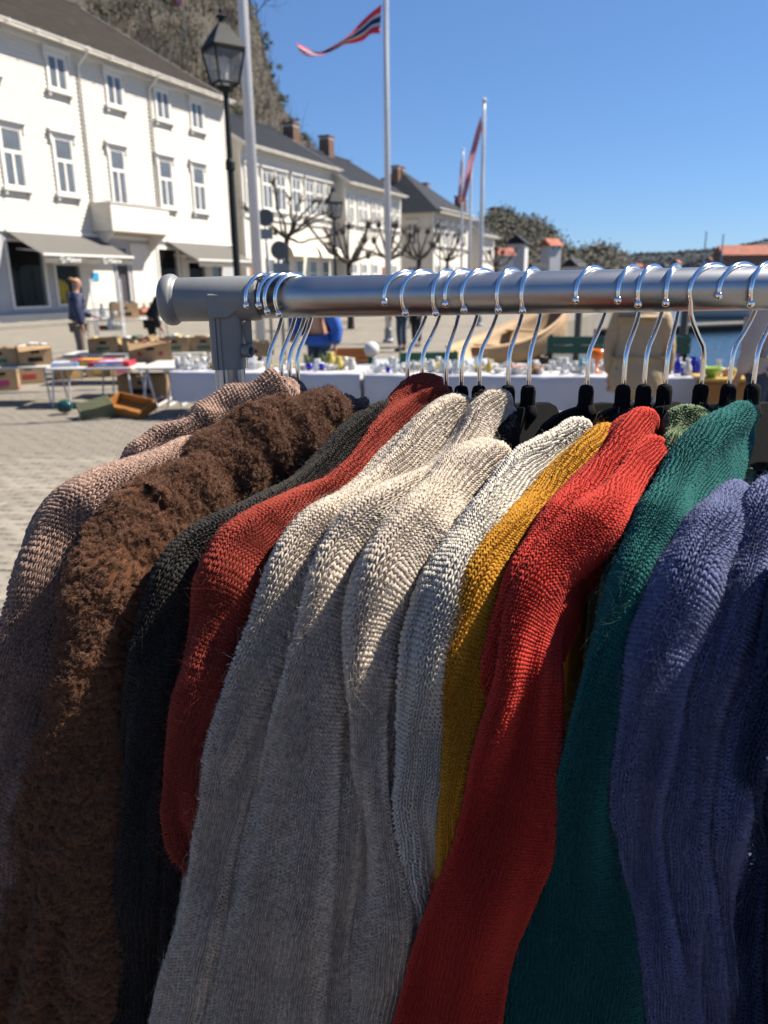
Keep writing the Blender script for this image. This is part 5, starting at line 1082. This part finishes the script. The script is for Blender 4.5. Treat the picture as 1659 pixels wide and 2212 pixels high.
def tube_part(root, part, Lc, Rc, mat, kY=1.0, br=.75, wale=.0024, course=.0019, folds=(), lump=.0024, relief=1.35, fuzz=3000, fl=.007, stray=60, seed=0, ext=2700, yoff=0.0, curly=False, frad=.000034, bend=0, stitch=True, K=72, M=170, tilt=1.85, neck=False):
    rg = np.random.default_rng(1000+seed); o0 = np.array(wl_(root))
    def extend(C):
        C = [tuple(c) for c in C]
        if ext and C[-1][1] < ext and C[-1][1] > 1500:
            (x0, y0), (x1, y1) = C[-2], C[-1]; sl = (x1-x0)/max(1, y1-y0); sl = max(-.35, min(.35, sl)); C.append((x1+sl*(ext-y1), ext))
        return C
    tr_ = 26 if neck else 0; l = rs_(extend(Lc), M, f0=tr_); r = rs_(extend(Rc), M, f0=tr_); c = (l+r)/2
    kn = bar_at(c[0, 0])[1]/.588 if neck else kY; Y = np.interp(c[:, 1], *YK)*np.interp(c[:, 1], [900, 1130], [kn, kY])+yoff
    for _ in range(8): Y[1:-1] = (Y[:-2]+2*Y[1:-1]+Y[2:])/4
    tl_ = np.interp(c[:, 1], [850,1180,1420,1700,2212], [tilt,tilt,tilt*.28,-.05,-.2]); w_ = np.hypot(*(r-l).T)/F*Y*tl_*.5; br = br*.72
    Pl = PT(l[:, 0], l[:, 1], Y-w_); Pr = PT(r[:, 0], r[:, 1], Y+w_); C = (Pl+Pr)/2; Lv = (Pr-Pl)/2
    T = np.gradient(C, axis=0); T /= np.linalg.norm(T, axis=1)[:, None]
    Lv = (Lv-T*(Lv*T).sum(1)[:, None]*.85)*(1-.11*np.clip(tl_, 0, 1))[:, None]; a = np.linalg.norm(Lv, axis=1)
    N = np.cross(Lv, T); N /= np.linalg.norm(N, axis=1)[:, None]
    sg = np.sign((N*(np.array([0, 0, CAM_H])-C)).sum(1))[:, None]; N = N*sg
    for _ in range(3): N[1:-1] = (N[:-2]+2*N[1:-1]+N[2:])/4
    s = np.r_[0, np.cumsum(np.linalg.norm(np.diff(C, axis=0), axis=1))]; Ltot = s[-1]
    iw = max(2, int(M*.14)); mn = a[iw]*.72; kk = np.where(np.arange(M) < iw, np.maximum(a, mn)/a, 1.0); kk[:iw+6] = np.convolve(np.r_[[kk[0]]*3, kk[:iw+12]], np.ones(7)/7, 'same')[3:3+iw+6]; Lv = Lv*kk[:, None]; a = a*kk
    e = np.clip(s/(a[iw]*.75), 0, 1); cap = np.sqrt(np.clip(1-(1-e)**2, .0004, 1))
    if neck: cap = .80+.20*cap
    b = a*br; th = 2*PI*np.arange(K)/K-PI
    tt = s/Ltot
    ph = rg.uniform(0, 6.28, 8)
    disp = lump*(np.sin(tt[:, None]*11+2*th[None]+ph[0])+.8*np.sin(tt[:, None]*19-3*th[None]+ph[1])+.6*np.sin(tt[:, None]*33+1*th[None]+ph[2])+.5*np.sin(5*th[None]+tt[:, None]*7+ph[3]))
    for (t0, w0, dp, s0, s1, dr) in folds:   # grooves running down the cloth: angle, width, depth, from, to, drift
        tc_ = t0+dr*(tt-.5)[:, None]+.12*np.sin(tt*9+ph[4])[:, None]; win = np.clip((tt-s0)/.08, 0, 1)*np.clip((s1-tt)/.08, 0, 1)
        disp -= dp*np.exp(-((th[None]-tc_)/w0)**2)*win[:, None]
    if curly:
        rn = rg.normal(0, 1, (M, K)); 
        for _ in range(2): rn = (rn+np.roll(rn, 1, 0)+np.roll(rn, -1, 0)+np.roll(rn, 1, 1)+np.roll(rn, -1, 1))/2.6
        disp = disp+.0011*rn/rn.std()
    sn, cs = np.sin(th), np.cos(th)
    S = C[:, None]+(Lv*cap[:, None])[:, None]*sn[None, :, None]+(N*(b*cap)[:, None])[:, None]*cs[None, :, None]
    dj = np.roll(S, -1, 1)-np.roll(S, 1, 1); di = np.gradient(S, axis=0); Nn = np.cross(di, dj); Nn /= np.linalg.norm(Nn, axis=2)[..., None]+1e-12
    outw = (Nn*(S-C[:, None])).sum(2).mean(); Nn *= np.sign(outw)
    S = S+Nn*(disp*cap[:, None])[..., None]
    dj = np.roll(S, -1, 1)-np.roll(S, 1, 1); di = np.gradient(S, axis=0); Nn = np.cross(di, dj); Nn /= np.linalg.norm(Nn, axis=2)[..., None]+1e-12; Nn *= np.sign((Nn*(S-C[:, None])).sum(2).mean())
    idx = np.arange(M*K).reshape(M, K); Q = np.stack([idx[:-1], np.roll(idx[:-1], -1, 1), np.roll(idx[1:], -1, 1), idx[1:]], -1).reshape(-1, 4)
    base = S-Nn*(.0011*relief*wale/.0024 if stitch else 0)
    o = obj_of(fast_mesh(part, (base-o0).reshape(-1, 3), Q, mat), part, root)
    if neck:
        r0_ = S[0]; c0_ = r0_.mean(0); t0_ = T[:4].mean(0); ins = [(1.0, 0.0), (.93, .004), (.86, .014), (.80, .030)]
        rg_ = np.stack([c0_+(r0_-c0_)*k_+t0_*d_ for k_, d_ in ins]); ixr = np.arange(4*K).reshape(4, K); Qr = np.stack([ixr[:-1], ixr[1:], np.roll(ixr[1:], -1, 1), np.roll(ixr[:-1], -1, 1)], -1).reshape(-1, 4)
        nb = obj_of(fast_mesh('neckline', (rg_-o0).reshape(-1, 3), Qr, mat), 'neckline', o)
        loop = [tuple(p_-o0) for p_ in (c0_+(r0_-c0_)*.985+t0_*.0015)[::2]]; loop += loop[:2]
        MB().tube(loop, .0028, 8, False).build('neckband', mat, o, smooth=True)
    # pieces of yarn: two legs to a stitch, columns running down the cloth
    if stitch:
        seg = np.linalg.norm(np.diff(np.concatenate([S, S[:, :1]], 1), axis=1), axis=2)[M//5:].mean(0); cum = np.r_[0, np.cumsum(seg)]; per = cum[-1]; nr = int(Ltot/course); pr_i = np.linalg.norm(np.diff(np.concatenate([S, S[:, :1]], 1), axis=1), axis=2).sum(1)
        rows_ = np.arange(1, nr-1); ncr = np.maximum(6, 2*np.round(np.interp((rows_+.5)/nr*Ltot, s, pr_i)/wale/2)).astype(int); ri = np.repeat(rows_, ncr); NC = np.repeat(ncr, ncr); ci = np.concatenate([np.arange(k)-k//2 for k in ncr])
        jj = np.interp((((ci+.5)/NC+.5) % 1)*per, cum, np.arange(K+1)); ii = np.interp((ri+.5)/nr*Ltot, s, np.arange(M))
        p = bilerp(S, ii, jj); nrm = bilerp(Nn, ii, jj); vw = np.array([0, 0, CAM_H])-p; px, py = PROJ(p)
        keep = ((nrm*vw).sum(1)/np.linalg.norm(vw, axis=1) > -.12) & (px > -90) & (px < 1750) & (py < 2300) & (py > 500); ci, ri, NC = ci[keep], ri[keep], NC[keep]; n = len(ci); NST[0] += n
        leg = np.array([[.03, -.38, -.18], [.17, .10, .30], [.33, .62, .34], [.47, 1.16, -.16]]); hw = np.array([.08, .14, .14, .08]); dirx = np.array([.30, .30, .30, .30])
        lx = np.zeros((2, 4, 3)); ly = np.zeros((2, 4, 3)); lh = np.zeros((2, 4, 3))
        for q, sgn in enumerate((-1, 1)):
            for k in range(4):
                for m_, ofs in enumerate((-1, 0, 1)):
                    lx[q, k, m_] = sgn*leg[k, 0]+ofs*hw[k]; ly[q, k, m_] = leg[k, 1]-sgn*ofs*hw[k]*.45; lh[q, k, m_] = leg[k, 2]-(.42 if ofs else 0)
        jx = rg.normal(0, .035, (n, 1, 1, 1))+(.30*np.sin(ri*.11+ci*.07+ph[5])+.16*np.sin(ri*.37-ci*.21+ph[6]))[:, None, None, None]; jy = rg.normal(0, .045, (n, 1, 1, 1))+(.35*np.sin(ci*.17+ri*.05+ph[7]))[:, None, None, None]; jh = rg.normal(0, .055, (n, 1, 1, 1))
        u = ((ci[:, None, None, None]+.5+lx[None]+jx)/NC[:, None, None, None]+.5)*per; v = (ri[:, None, None, None]+ly[None]+jy)/nr*Ltot; u = u % per
        J_ = np.interp(u, cum, np.arange(K+1)); I_ = np.interp(v, s, np.arange(M)); W = bilerp(S, I_, J_)+bilerp(Nn, I_, J_)*((lh[None]+jh)*wale*relief)[..., None]
        ix = np.arange(n*24).reshape(n, 2, 4, 3); QQ = np.stack([ix[:, :, :-1, :-1], ix[:, :, :-1, 1:], ix[:, :, 1:, 1:], ix[:, :, 1:, :-1]], -1).reshape(-1, 4)
        kind(obj_of(fast_mesh('knit_stitches', (W-o0).reshape(-1, 3), QQ, mat), 'knit_stitches', o), 'stuff')
    # wool fuzz
    if fuzz:
        n0 = int(fuzz*3.2); ii = rg.uniform(1, M-2, n0); jj = rg.uniform(0, K, n0); p = bilerp(S, ii, jj); nrm = bilerp(Nn, ii, jj); vw = np.array([0, 0, CAM_H])-p; px, py = PROJ(p)
        keep = ((nrm*vw).sum(1)/np.linalg.norm(vw, axis=1) > -.25) & (px > -60) & (px < 1720) & (py < 2260); p = p[keep][:fuzz]; nrm = nrm[keep][:fuzz]; n = len(p); npt = 7
        ln = rg.gamma(3, fl/3, n); 
        if stray and not curly: w_ = rg.choice(n, min(n, stray), False); ln[w_] = rg.uniform(fl*1.5, fl*3.2, len(w_))
        tg = rg.normal(0, 1, (n, 3)); tg -= nrm*(tg*nrm).sum(1)[:, None]; tg /= np.linalg.norm(tg, axis=1)[:, None]; bt = np.cross(nrm, tg); q = np.linspace(0, 1, npt)[None, :, None]
        up = rg.uniform(.25, .9, (n, 1, 1)); cv = rg.normal(0, .55, (n, 1, 1))
        if curly:
            ng = max(1, n//12); gi = rg.integers(0, ng, n); gp = p[:ng][gi]; gn = nrm[:ng][gi]; gt = tg[:ng][gi]; gb = bt[:ng][gi]
            lean_ = rg.normal(0, .5, (ng, 2))[gi]; hl_ = rg.uniform(.55, 1.2, ng)[gi]*fl; r0 = rg.normal(0, .0012, (n, 2)); cu_ = rg.uniform(0, 6.28, (n, 1, 1))
            st0 = gp+gt*r0[:, :1]+gb*r0[:, 1:]; tip_ = gp+gn*hl_[:, None]+(gt*lean_[:, :1]+gb*lean_[:, 1:])*fl*.6+rg.normal(0, .0009, (n, 3))
            X = st0[:, None]*(1-q)+tip_[:, None]*q+gn[:, None]*(np.sin(q*PI)*.0009)-gn[:, None]*.0006+(gt[:, None]*np.cos(cu_+q*5)+gb[:, None]*np.sin(cu_+q*5))*.00055*np.sin(q*PI)
        else:
            X = p[:, None]+nrm[:, None]*(ln[:, None, None]*up*(q-.45*q*q)-.0006)+tg[:, None]*(ln[:, None, None]*(1-.5*up)*q)+bt[:, None]*(ln[:, None, None]*cv*q*q)+(bt[:, None]*np.sin(q*rg.uniform(5, 11, (n, 1, 1))+cv*9)+nrm[:, None]*np.cos(q*rg.uniform(5, 11, (n, 1, 1))+cv*7))*.0009*q
        hc_ = bpy.data.hair_curves.new('wool_fuzz'); hc_.add_curves([npt]*n); hc_.attributes['position'].data.foreach_set('vector', np.ascontiguousarray(X-o0, np.float32).ravel())
        ra = hc_.attributes.get('radius') or hc_.attributes.new('radius', 'FLOAT', 'POINT'); tp = np.linspace(1, .55 if curly else .35, npt); ra.data.foreach_set('value', (frad*np.tile(tp, n)).astype(np.float32))
        hc_.materials.append(MATS[mat+'_fibre']); fo = bpy.data.objects.new('wool_fuzz', hc_); COL.objects.link(fo); fo.parent = o; kind(fo, 'stuff')
    return o
def body_part(root, hi, mat, near=.13, drop=.55, th=.017, seed=0, far=.225, sag=0.0):
    # the hanging trunk of the sweater, in the plane of its hanger
    c, a = HG[hi]; o0 = np.array(wl_(root)); rg = np.random.default_rng(500+seed); h = np.array([-math.sin(a), -math.cos(a), 0]); l = np.array([math.cos(a), -math.sin(a), 0]); ph = rg.uniform(0, 6.28, 6)
    M, K = 40, 26; A = np.linspace(-far, near, M); rows = []
    for u in A:
        zt = -.115-.33*abs(u)-.35*max(0, abs(u)-.18)-sag-.045*math.exp(-(u/.05)**4)
        ring = []
        for k in range(K):
            # up one side, over the shoulder seam, down the other
            f_ = k/(K-1)*2-1; side = math.copysign(1, f_); w_ = th*min(1, (1-abs(f_))*0+math.sqrt(min(1, max(0, abs(f_))/.10)))*side; dz = max(0, abs(f_)-.06)**1.0*drop
            fold = .005*math.sin(u*70+ph[0]+dz*6)+.004*math.sin(u*120+ph[1])+.006*math.sin(u*33+ph[2]); w_ += fold*min(1, dz/.15)*1.0
            ring.append(c+h*u+l*w_+np.array([0, 0, zt-dz-.012*(1-math.cos(min(1, abs(f_)/.1)*PI/2))]))
        rows.append(ring)
    V = np.array(rows).reshape(-1, 3)-o0; ix = np.arange(M*K).reshape(M, K); Q = np.stack([ix[:-1, :-1], ix[1:, :-1], ix[1:, 1:], ix[:-1, 1:]], -1).reshape(-1, 4)
    o = obj_of(fast_mesh('body', V, Q, mat), 'body', root)
    # far sleeve
    sh = c-h*(far-.02)+np.array([0, 0, -.185]); pts = [sh+np.array([0, 0, .0]), sh-h*.03+np.array([0, 0, -.05]), sh-h*.04+np.array([0, 0, -.2]), sh-h*.03+np.array([0, 0, -.42]), sh-h*.03+np.array([0, 0, -.5])]
    MB().tube([tuple(p) for p in pts], [.02, .036, .034, .028, .02], 14).build('sleeve', mat, root, smooth=True, world=True)
    return o
def sweater(label, hi): c, a = HG[hi]; return thing('knitted_sweater', label, 'sweater', (c[0], c[1], c[2]-.12), 0, 'sweaters on the rail')
# leftmost: rose-beige mohair
s = sweater('rose-beige marled knitted sweater, leftmost on the rail', 0); body_part(s, 0, 'w_pink', near=.15, seed=1)
tube_part(s, 'shoulder', [(622,832),(565,838),(485,874),(400,902),(330,948),(262,1003),(215,1060)], [(645,850),(690,905),(560,960),(470,1010),(400,1060),(330,1110),(300,1140)], 'w_pink', 1.03, .7, .0028, .0024, neck=True, seed=1, fuzz=7500, fl=.0055, ext=0)
tube_part(s, 'sleeve', [(430,945),(330,985),(200,1040),(130,1082),(88,1140),(58,1215),(28,1320),(2,1400),(-25,1600),(-45,1900),(-70,2300)], [(470,1000),(440,1080),(330,1190),(260,1270),(215,1350),(180,1450),(150,1600),(110,1900),(70,2300)], 'w_pink', 1.0, .8, .0028, .0024, seed=2, fuzz=9000, fl=.0055)
tube_part(s, 'collar', [(700,880),(760,868),(800,885),(830,905)], [(690,930),(760,930),(810,940),(840,945)], 'w_pink', 1.06, .6, .0028, .0024, seed=3, fuzz=1800, fl=.0055, ext=0)
# brown boucle
s = sweater('brown curly bouclé sweater, second on the rail', 3); body_part(s, 3, 'w_brown', near=.15, seed=2)
tube_part(s, 'shoulder', [(740,882),(640,880),(560,898),(480,940),(420,985),(340,1040),(270,1090)], [(800,905),(790,950),(700,1010),(620,1070),(520,1140),(450,1190),(400,1230)], 'w_brown', 1.0, .75, neck=True, seed=4, stitch=False, lump=.0022, fuzz=130000, fl=.0032, curly=True, frad=.00009, ext=0, folds=((.5,.25,.010,.15,.85,.2),))
tube_part(s, 'sleeve', [(400,1000),(300,1062),(225,1115),(165,1180),(142,1260),(140,1340),(118,1450),(80,1600),(50,1750),(15,1900),(-20,2212)], [(520,1080),(470,1150),(420,1240),(380,1330),(350,1430),(320,1600),(300,1800),(280,2000),(260,2212)], 'w_brown', .985, .8, seed=5, stitch=False, lump=.0024, fuzz=130000, fl=.0030, curly=True, frad=.00009, tilt=1.6, folds=((.2,.22,.010,.45,1.1,.5),(-.5,.2,.008,.5,1.1,.3)))
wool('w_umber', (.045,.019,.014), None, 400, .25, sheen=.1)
tube_part(s, 'second_fold', [(175,1190),(125,1300),(98,1450),(72,1600),(45,1800),(12,2000),(-20,2212)], [(240,1210),(215,1350),(190,1500),(165,1650),(135,1850),(110,2050),(90,2212)], 'w_umber', .995, .7, .0026, .0022, seed=30, fuzz=1500, fl=.004, tilt=.3)  # second fold of the brown sweater, in a darker reddish-brown wool
# charcoal
s = sweater('charcoal black knitted sweater between the brown and the rust ones', 4); body_part(s, 4, 'w_black', near=.15, seed=3)
tube_part(s, 'sleeve', [(860,855),(790,885),(730,930),(690,975),(600,1060),(500,1128),(400,1175),(345,1225),(318,1290),(285,1400),(262,1560),(245,1750),(235,1950),(225,2212)], [(880,900),(840,960),(760,1050),(650,1140),(560,1210),(500,1290),(450,1400),(420,1560),(410,1750),(410,1950),(410,2212)], 'w_black', .972, .7, .0026, .0021, neck=True, seed=6, fuzz=7500, fl=.0055, folds=((.4,.25,.008,.4,1.1,.3),))
# rust
s = sweater('rust red fuzzy sweater with its sleeve folded back', 6); body_part(s, 6, 'w_rust', near=.13, seed=4)
tube_part(s, 'sleeve', [(975,828),(910,830),(862,862),(800,930),(740,1000),(690,1052),(560,1128),(478,1185),(432,1260),(395,1380),(364,1500),(352,1620),(364,1740),(388,1830),(440,1905)], [(985,870),(930,930),(860,1010),(800,1080),(720,1150),(660,1230),(620,1330),(560,1450),(520,1560),(500,1680),(480,1780),(500,1850),(520,1930)], 'w_rust', .960, .75, .0024, .0020, neck=True, seed=7, fuzz=9800, fl=.0048, ext=0, relief=1.35)
tube_part(s, 'collar', [(985,890),(930,905),(880,950),(820,1010),(760,1070)], [(1010,940),(960,980),(900,1040),(840,1090),(800,1120)], 'w_rust', .972, .6, .0024, .0020, neck=True, seed=8, fuzz=2520, fl=.0048, ext=0)
# three pale greys
s = sweater('pale heather grey mohair sweater, leftmost of the three greys', 7); body_part(s, 7, 'w_grey', near=.13, seed=5)
tube_part(s, 'sleeve', [(1020,862),(965,868),(910,900),(860,950),(760,1040),(655,1125),(606,1195),(565,1310),(510,1450),(450,1630),(405,1800),(380,1960),(345,2100),(320,2212)], [(1040,900),(1010,960),(930,1050),(840,1140),(770,1230),(720,1340),(660,1500),(600,1700),(560,1900),(530,2050),(500,2212)], 'w_grey', .948, .75, .0028, .0023, neck=True, seed=9, fuzz=17820, fl=.0042, stray=110, relief=1.45, folds=((.5,.25,.006,.3,1.1,.2),))
tube_part(s, 'cuff', [(372,1960),(345,2000),(322,2040),(325,2080),(345,2110),(380,2130)], [(420,1960),(420,2010),(420,2060),(420,2100),(420,2130),(430,2150)], 'w_grey', .985, .6, .0028, .0023, seed=10, fuzz=385, fl=.004, ext=0)
s = sweater('pale heather grey mohair sweater with the big rounded collar, middle of the three greys', 9); body_part(s, 9, 'w_grey', near=.13, seed=6)
tube_part(s, 'sleeve', [(1095,850),(1050,848),(1010,880),(975,950),(900,1020),(790,1095),(715,1160),(675,1230),(645,1340),(600,1500),(545,1700),(500,1900),(465,2060),(430,2212)], [(1120,880),(1080,960),(1030,1050),(960,1120),(890,1210),(840,1320),(800,1460),(790,1620),(790,1800),(780,2000),(770,2212)], 'w_grey', .936, .6, .0028, .0023, neck=True, seed=11, fuzz=27720, fl=.0042, stray=150, relief=1.45, lump=.002, folds=((.75,.25,.008,.25,1.1,-.3),(-.35,.3,.005,.45,1.1,.4)))
s = sweater('pale heather grey mohair sweater with folded top, rightmost of the three greys', 10); body_part(s, 10, 'w_grey', near=.12, seed=7)
tube_part(s, 'sleeve', [(1075,972),(1020,962),(970,985),(905,1070),(840,1145),(795,1210),(762,1290),(750,1400),(755,1550),(765,1700),(770,1900),(760,2100),(745,2212)], [(1095,1010),(1060,1090),(1000,1170),(950,1250),(910,1350),(880,1460),(860,1580),(870,1720),(910,1860),(935,1980),(930,2100),(915,2212)], 'w_grey', .926, .7, .0028, .0023, neck=True, seed=12, fuzz=17820, fl=.0042, stray=100, relief=1.45, lump=.002, folds=((.55,.22,.007,.3,1.1,.3),))
# off-white knit
s = sweater('off-white chunky knitted sweater left of the yellow one', 11); body_part(s, 11, 'w_off', near=.12, seed=8)
tube_part(s, 'sleeve', [(1272,932),(1225,942),(1165,964),(1100,1003),(1050,1060),(995,1130),(935,1195),(902,1270),(878,1370),(868,1480),(860,1600),(858,1720),(885,1850),(905,1960),(920,2212)], [(1300,940),(1260,1010),(1190,1090),(1130,1170),(1080,1250),(1040,1340),(1010,1450),(1000,1600),(990,1750),(990,1900),(1000,2212)], 'w_off', .918, .75, .0031, .0025, neck=True, seed=13, fuzz=1200, fl=.004, stray=30, relief=1.45, folds=((.15,.22,.007,.12,.4,-.4),))
# golden yellow
s = sweater('golden yellow fuzzy sweater between the off-white and the red ones', 12); body_part(s, 12, 'w_gold', near=.12, seed=9)
tube_part(s, 'sleeve', [(1318,922),(1265,932),(1210,985),(1165,1055),(1100,1135),(1045,1195),(992,1290),(965,1370),(948,1500),(938,1650),(932,1800),(925,2000),(920,2212)], [(1345,945),(1310,1020),(1240,1110),(1180,1200),(1140,1290),(1110,1400),(1090,1520),(1050,1680),(1030,1820),(1010,2000),(1000,2212)], 'w_gold', .911, .75, .0025, .0020, neck=True, seed=14, fuzz=11200, fl=.0048, stray=90, relief=1.35)
# red
s = sweater('bright red smooth knitted sweater, second garment left of the teal one', 14); body_part(s, 14, 'w_red', near=.12, seed=10)
tube_part(s, 'body_edge', [(1400,900),(1350,900),(1310,925),(1270,1005),(1215,1085),(1160,1150),(1105,1240),(1068,1370),(1020,1540),(968,1740),(930,1900),(880,2212)], [(1420,940),(1400,1020),(1340,1110),(1280,1200),(1230,1300),(1190,1420),(1150,1560),(1110,1740),(1070,1900),(1020,2212)], 'w_red', .910, .7, .0023, .0018, neck=True, seed=15, fuzz=700, fl=.003, stray=15)
tube_part(s, 'sleeve', [(1432,968),(1395,974),(1345,990),(1290,1045),(1215,1130),(1150,1220),(1110,1310),(1090,1420),(1060,1530),(1000,1700),(940,1880),(885,2080),(855,2212)], [(1450,1000),(1425,1080),(1350,1185),(1280,1265),(1225,1330),(1200,1430),(1205,1560),(1208,1680),(1185,1830),(1135,2030),(1090,2212)], 'w_red', .884, .62, .0023, .0018, neck=True, seed=16, fuzz=900, fl=.003, stray=25, folds=((.5,.3,.005,.05,.45,.2),))
# moss (mostly hidden)
s = sweater('moss green marled sweater mostly hidden between the red and the teal ones', 15); body_part(s, 15, 'w_moss', near=.13, seed=11)
tube_part(s, 'shoulder', [(1530,900),(1485,895),(1450,915),(1425,960),(1400,1040),(1350,1140),(1310,1240),(1280,1340)], [(1545,925),(1530,970),(1490,1040),(1450,1120),(1410,1210),(1370,1290),(1340,1370)], 'w_moss', .935, .6, .0028, .0023, neck=True, seed=17, fuzz=1800, fl=.004, ext=0)
# teal
s = sweater('teal green fuzzy sweater between the red and the periwinkle ones', 16); body_part(s, 16, 'w_teal', near=.13, seed=12)
tube_part(s, 'sleeve', [(1630,885),(1570,898),(1510,930),(1470,975),(1430,1060),(1378,1170),(1335,1255),(1285,1360),(1252,1450),(1225,1560),(1200,1700),(1155,1900),(1105,2100),(1075,2212)], [(1622,920),(1600,990),(1568,1075),(1520,1170),(1480,1270),(1440,1380),(1400,1480),(1370,1600),(1370,1760),(1380,1900),(1390,2050),(1400,2212)], 'w_teal', .880, .65, .0025, .0020, neck=True, seed=18, fuzz=11000, fl=.0055, stray=110, relief=1.35, lump=.0022, folds=((.1,.35,.006,.04,.3,1.5),))
# periwinkle
s = sweater('periwinkle blue mohair sweater at the right, in front of the last hanger', 17); body_part(s, 17, 'w_peri', near=.13, seed=13, sag=.03)
tube_part(s, 'sleeve', [(1610,1065),(1545,1090),(1480,1135),(1440,1200),(1412,1280),(1380,1380),(1352,1500),(1338,1640),(1338,1800),(1352,2000),(1355,2212)], [(1640,1110),(1615,1190),(1575,1270),(1540,1350),(1520,1450),(1510,1580),(1500,1700),(1490,1800),(1515,2000),(1535,2212)], 'w_peri', .862, .75, .0027, .0022, neck=True, seed=19, fuzz=16500, fl=.0055, stray=120, relief=1.45, lump=.0022, folds=((.35,.25,.006,.2,.6,.3),))
tube_part(s, 'body_edge', [(1690,1040),(1640,1075),(1605,1160),(1575,1260),(1545,1380),(1505,1520),(1488,1680),(1478,1790),(1500,1900),(1520,2050),(1535,2212)], [(1760,1080),(1730,1180),(1690,1300),(1660,1420),(1640,1560),(1635,1700),(1620,1850),(1630,2000),(1640,2212)], 'w_peri', .85, .7, .0027, .0022, neck=True, seed=20, fuzz=12000, fl=.0055, stray=80, relief=1.45, folds=((-.2,.25,.006,.2,.9,.3),))
# navy at the edge
s = sweater('dark navy ribbed sweater at the right edge of the picture', 17); 
tube_part(s, 'body', [(1710,1150),(1672,1300),(1640,1480),(1605,1620),(1598,1720),(1625,1830),(1605,1930),(1588,2040),(1578,2212)], [(1900,1280),(1860,1450),(1830,1600),(1820,1700),(1820,1800),(1830,1900),(1840,2050),(1850,2212)], 'w_navy', .832, .55, .0034, .0024, seed=21, fuzz=2500, fl=.004, folds=((-.6,.15,.008,.0,1.1,.1),(-.2,.15,.008,0,1.1,.1),(.2,.15,.008,0,1.1,.1)))
print('stitches', NST[0])
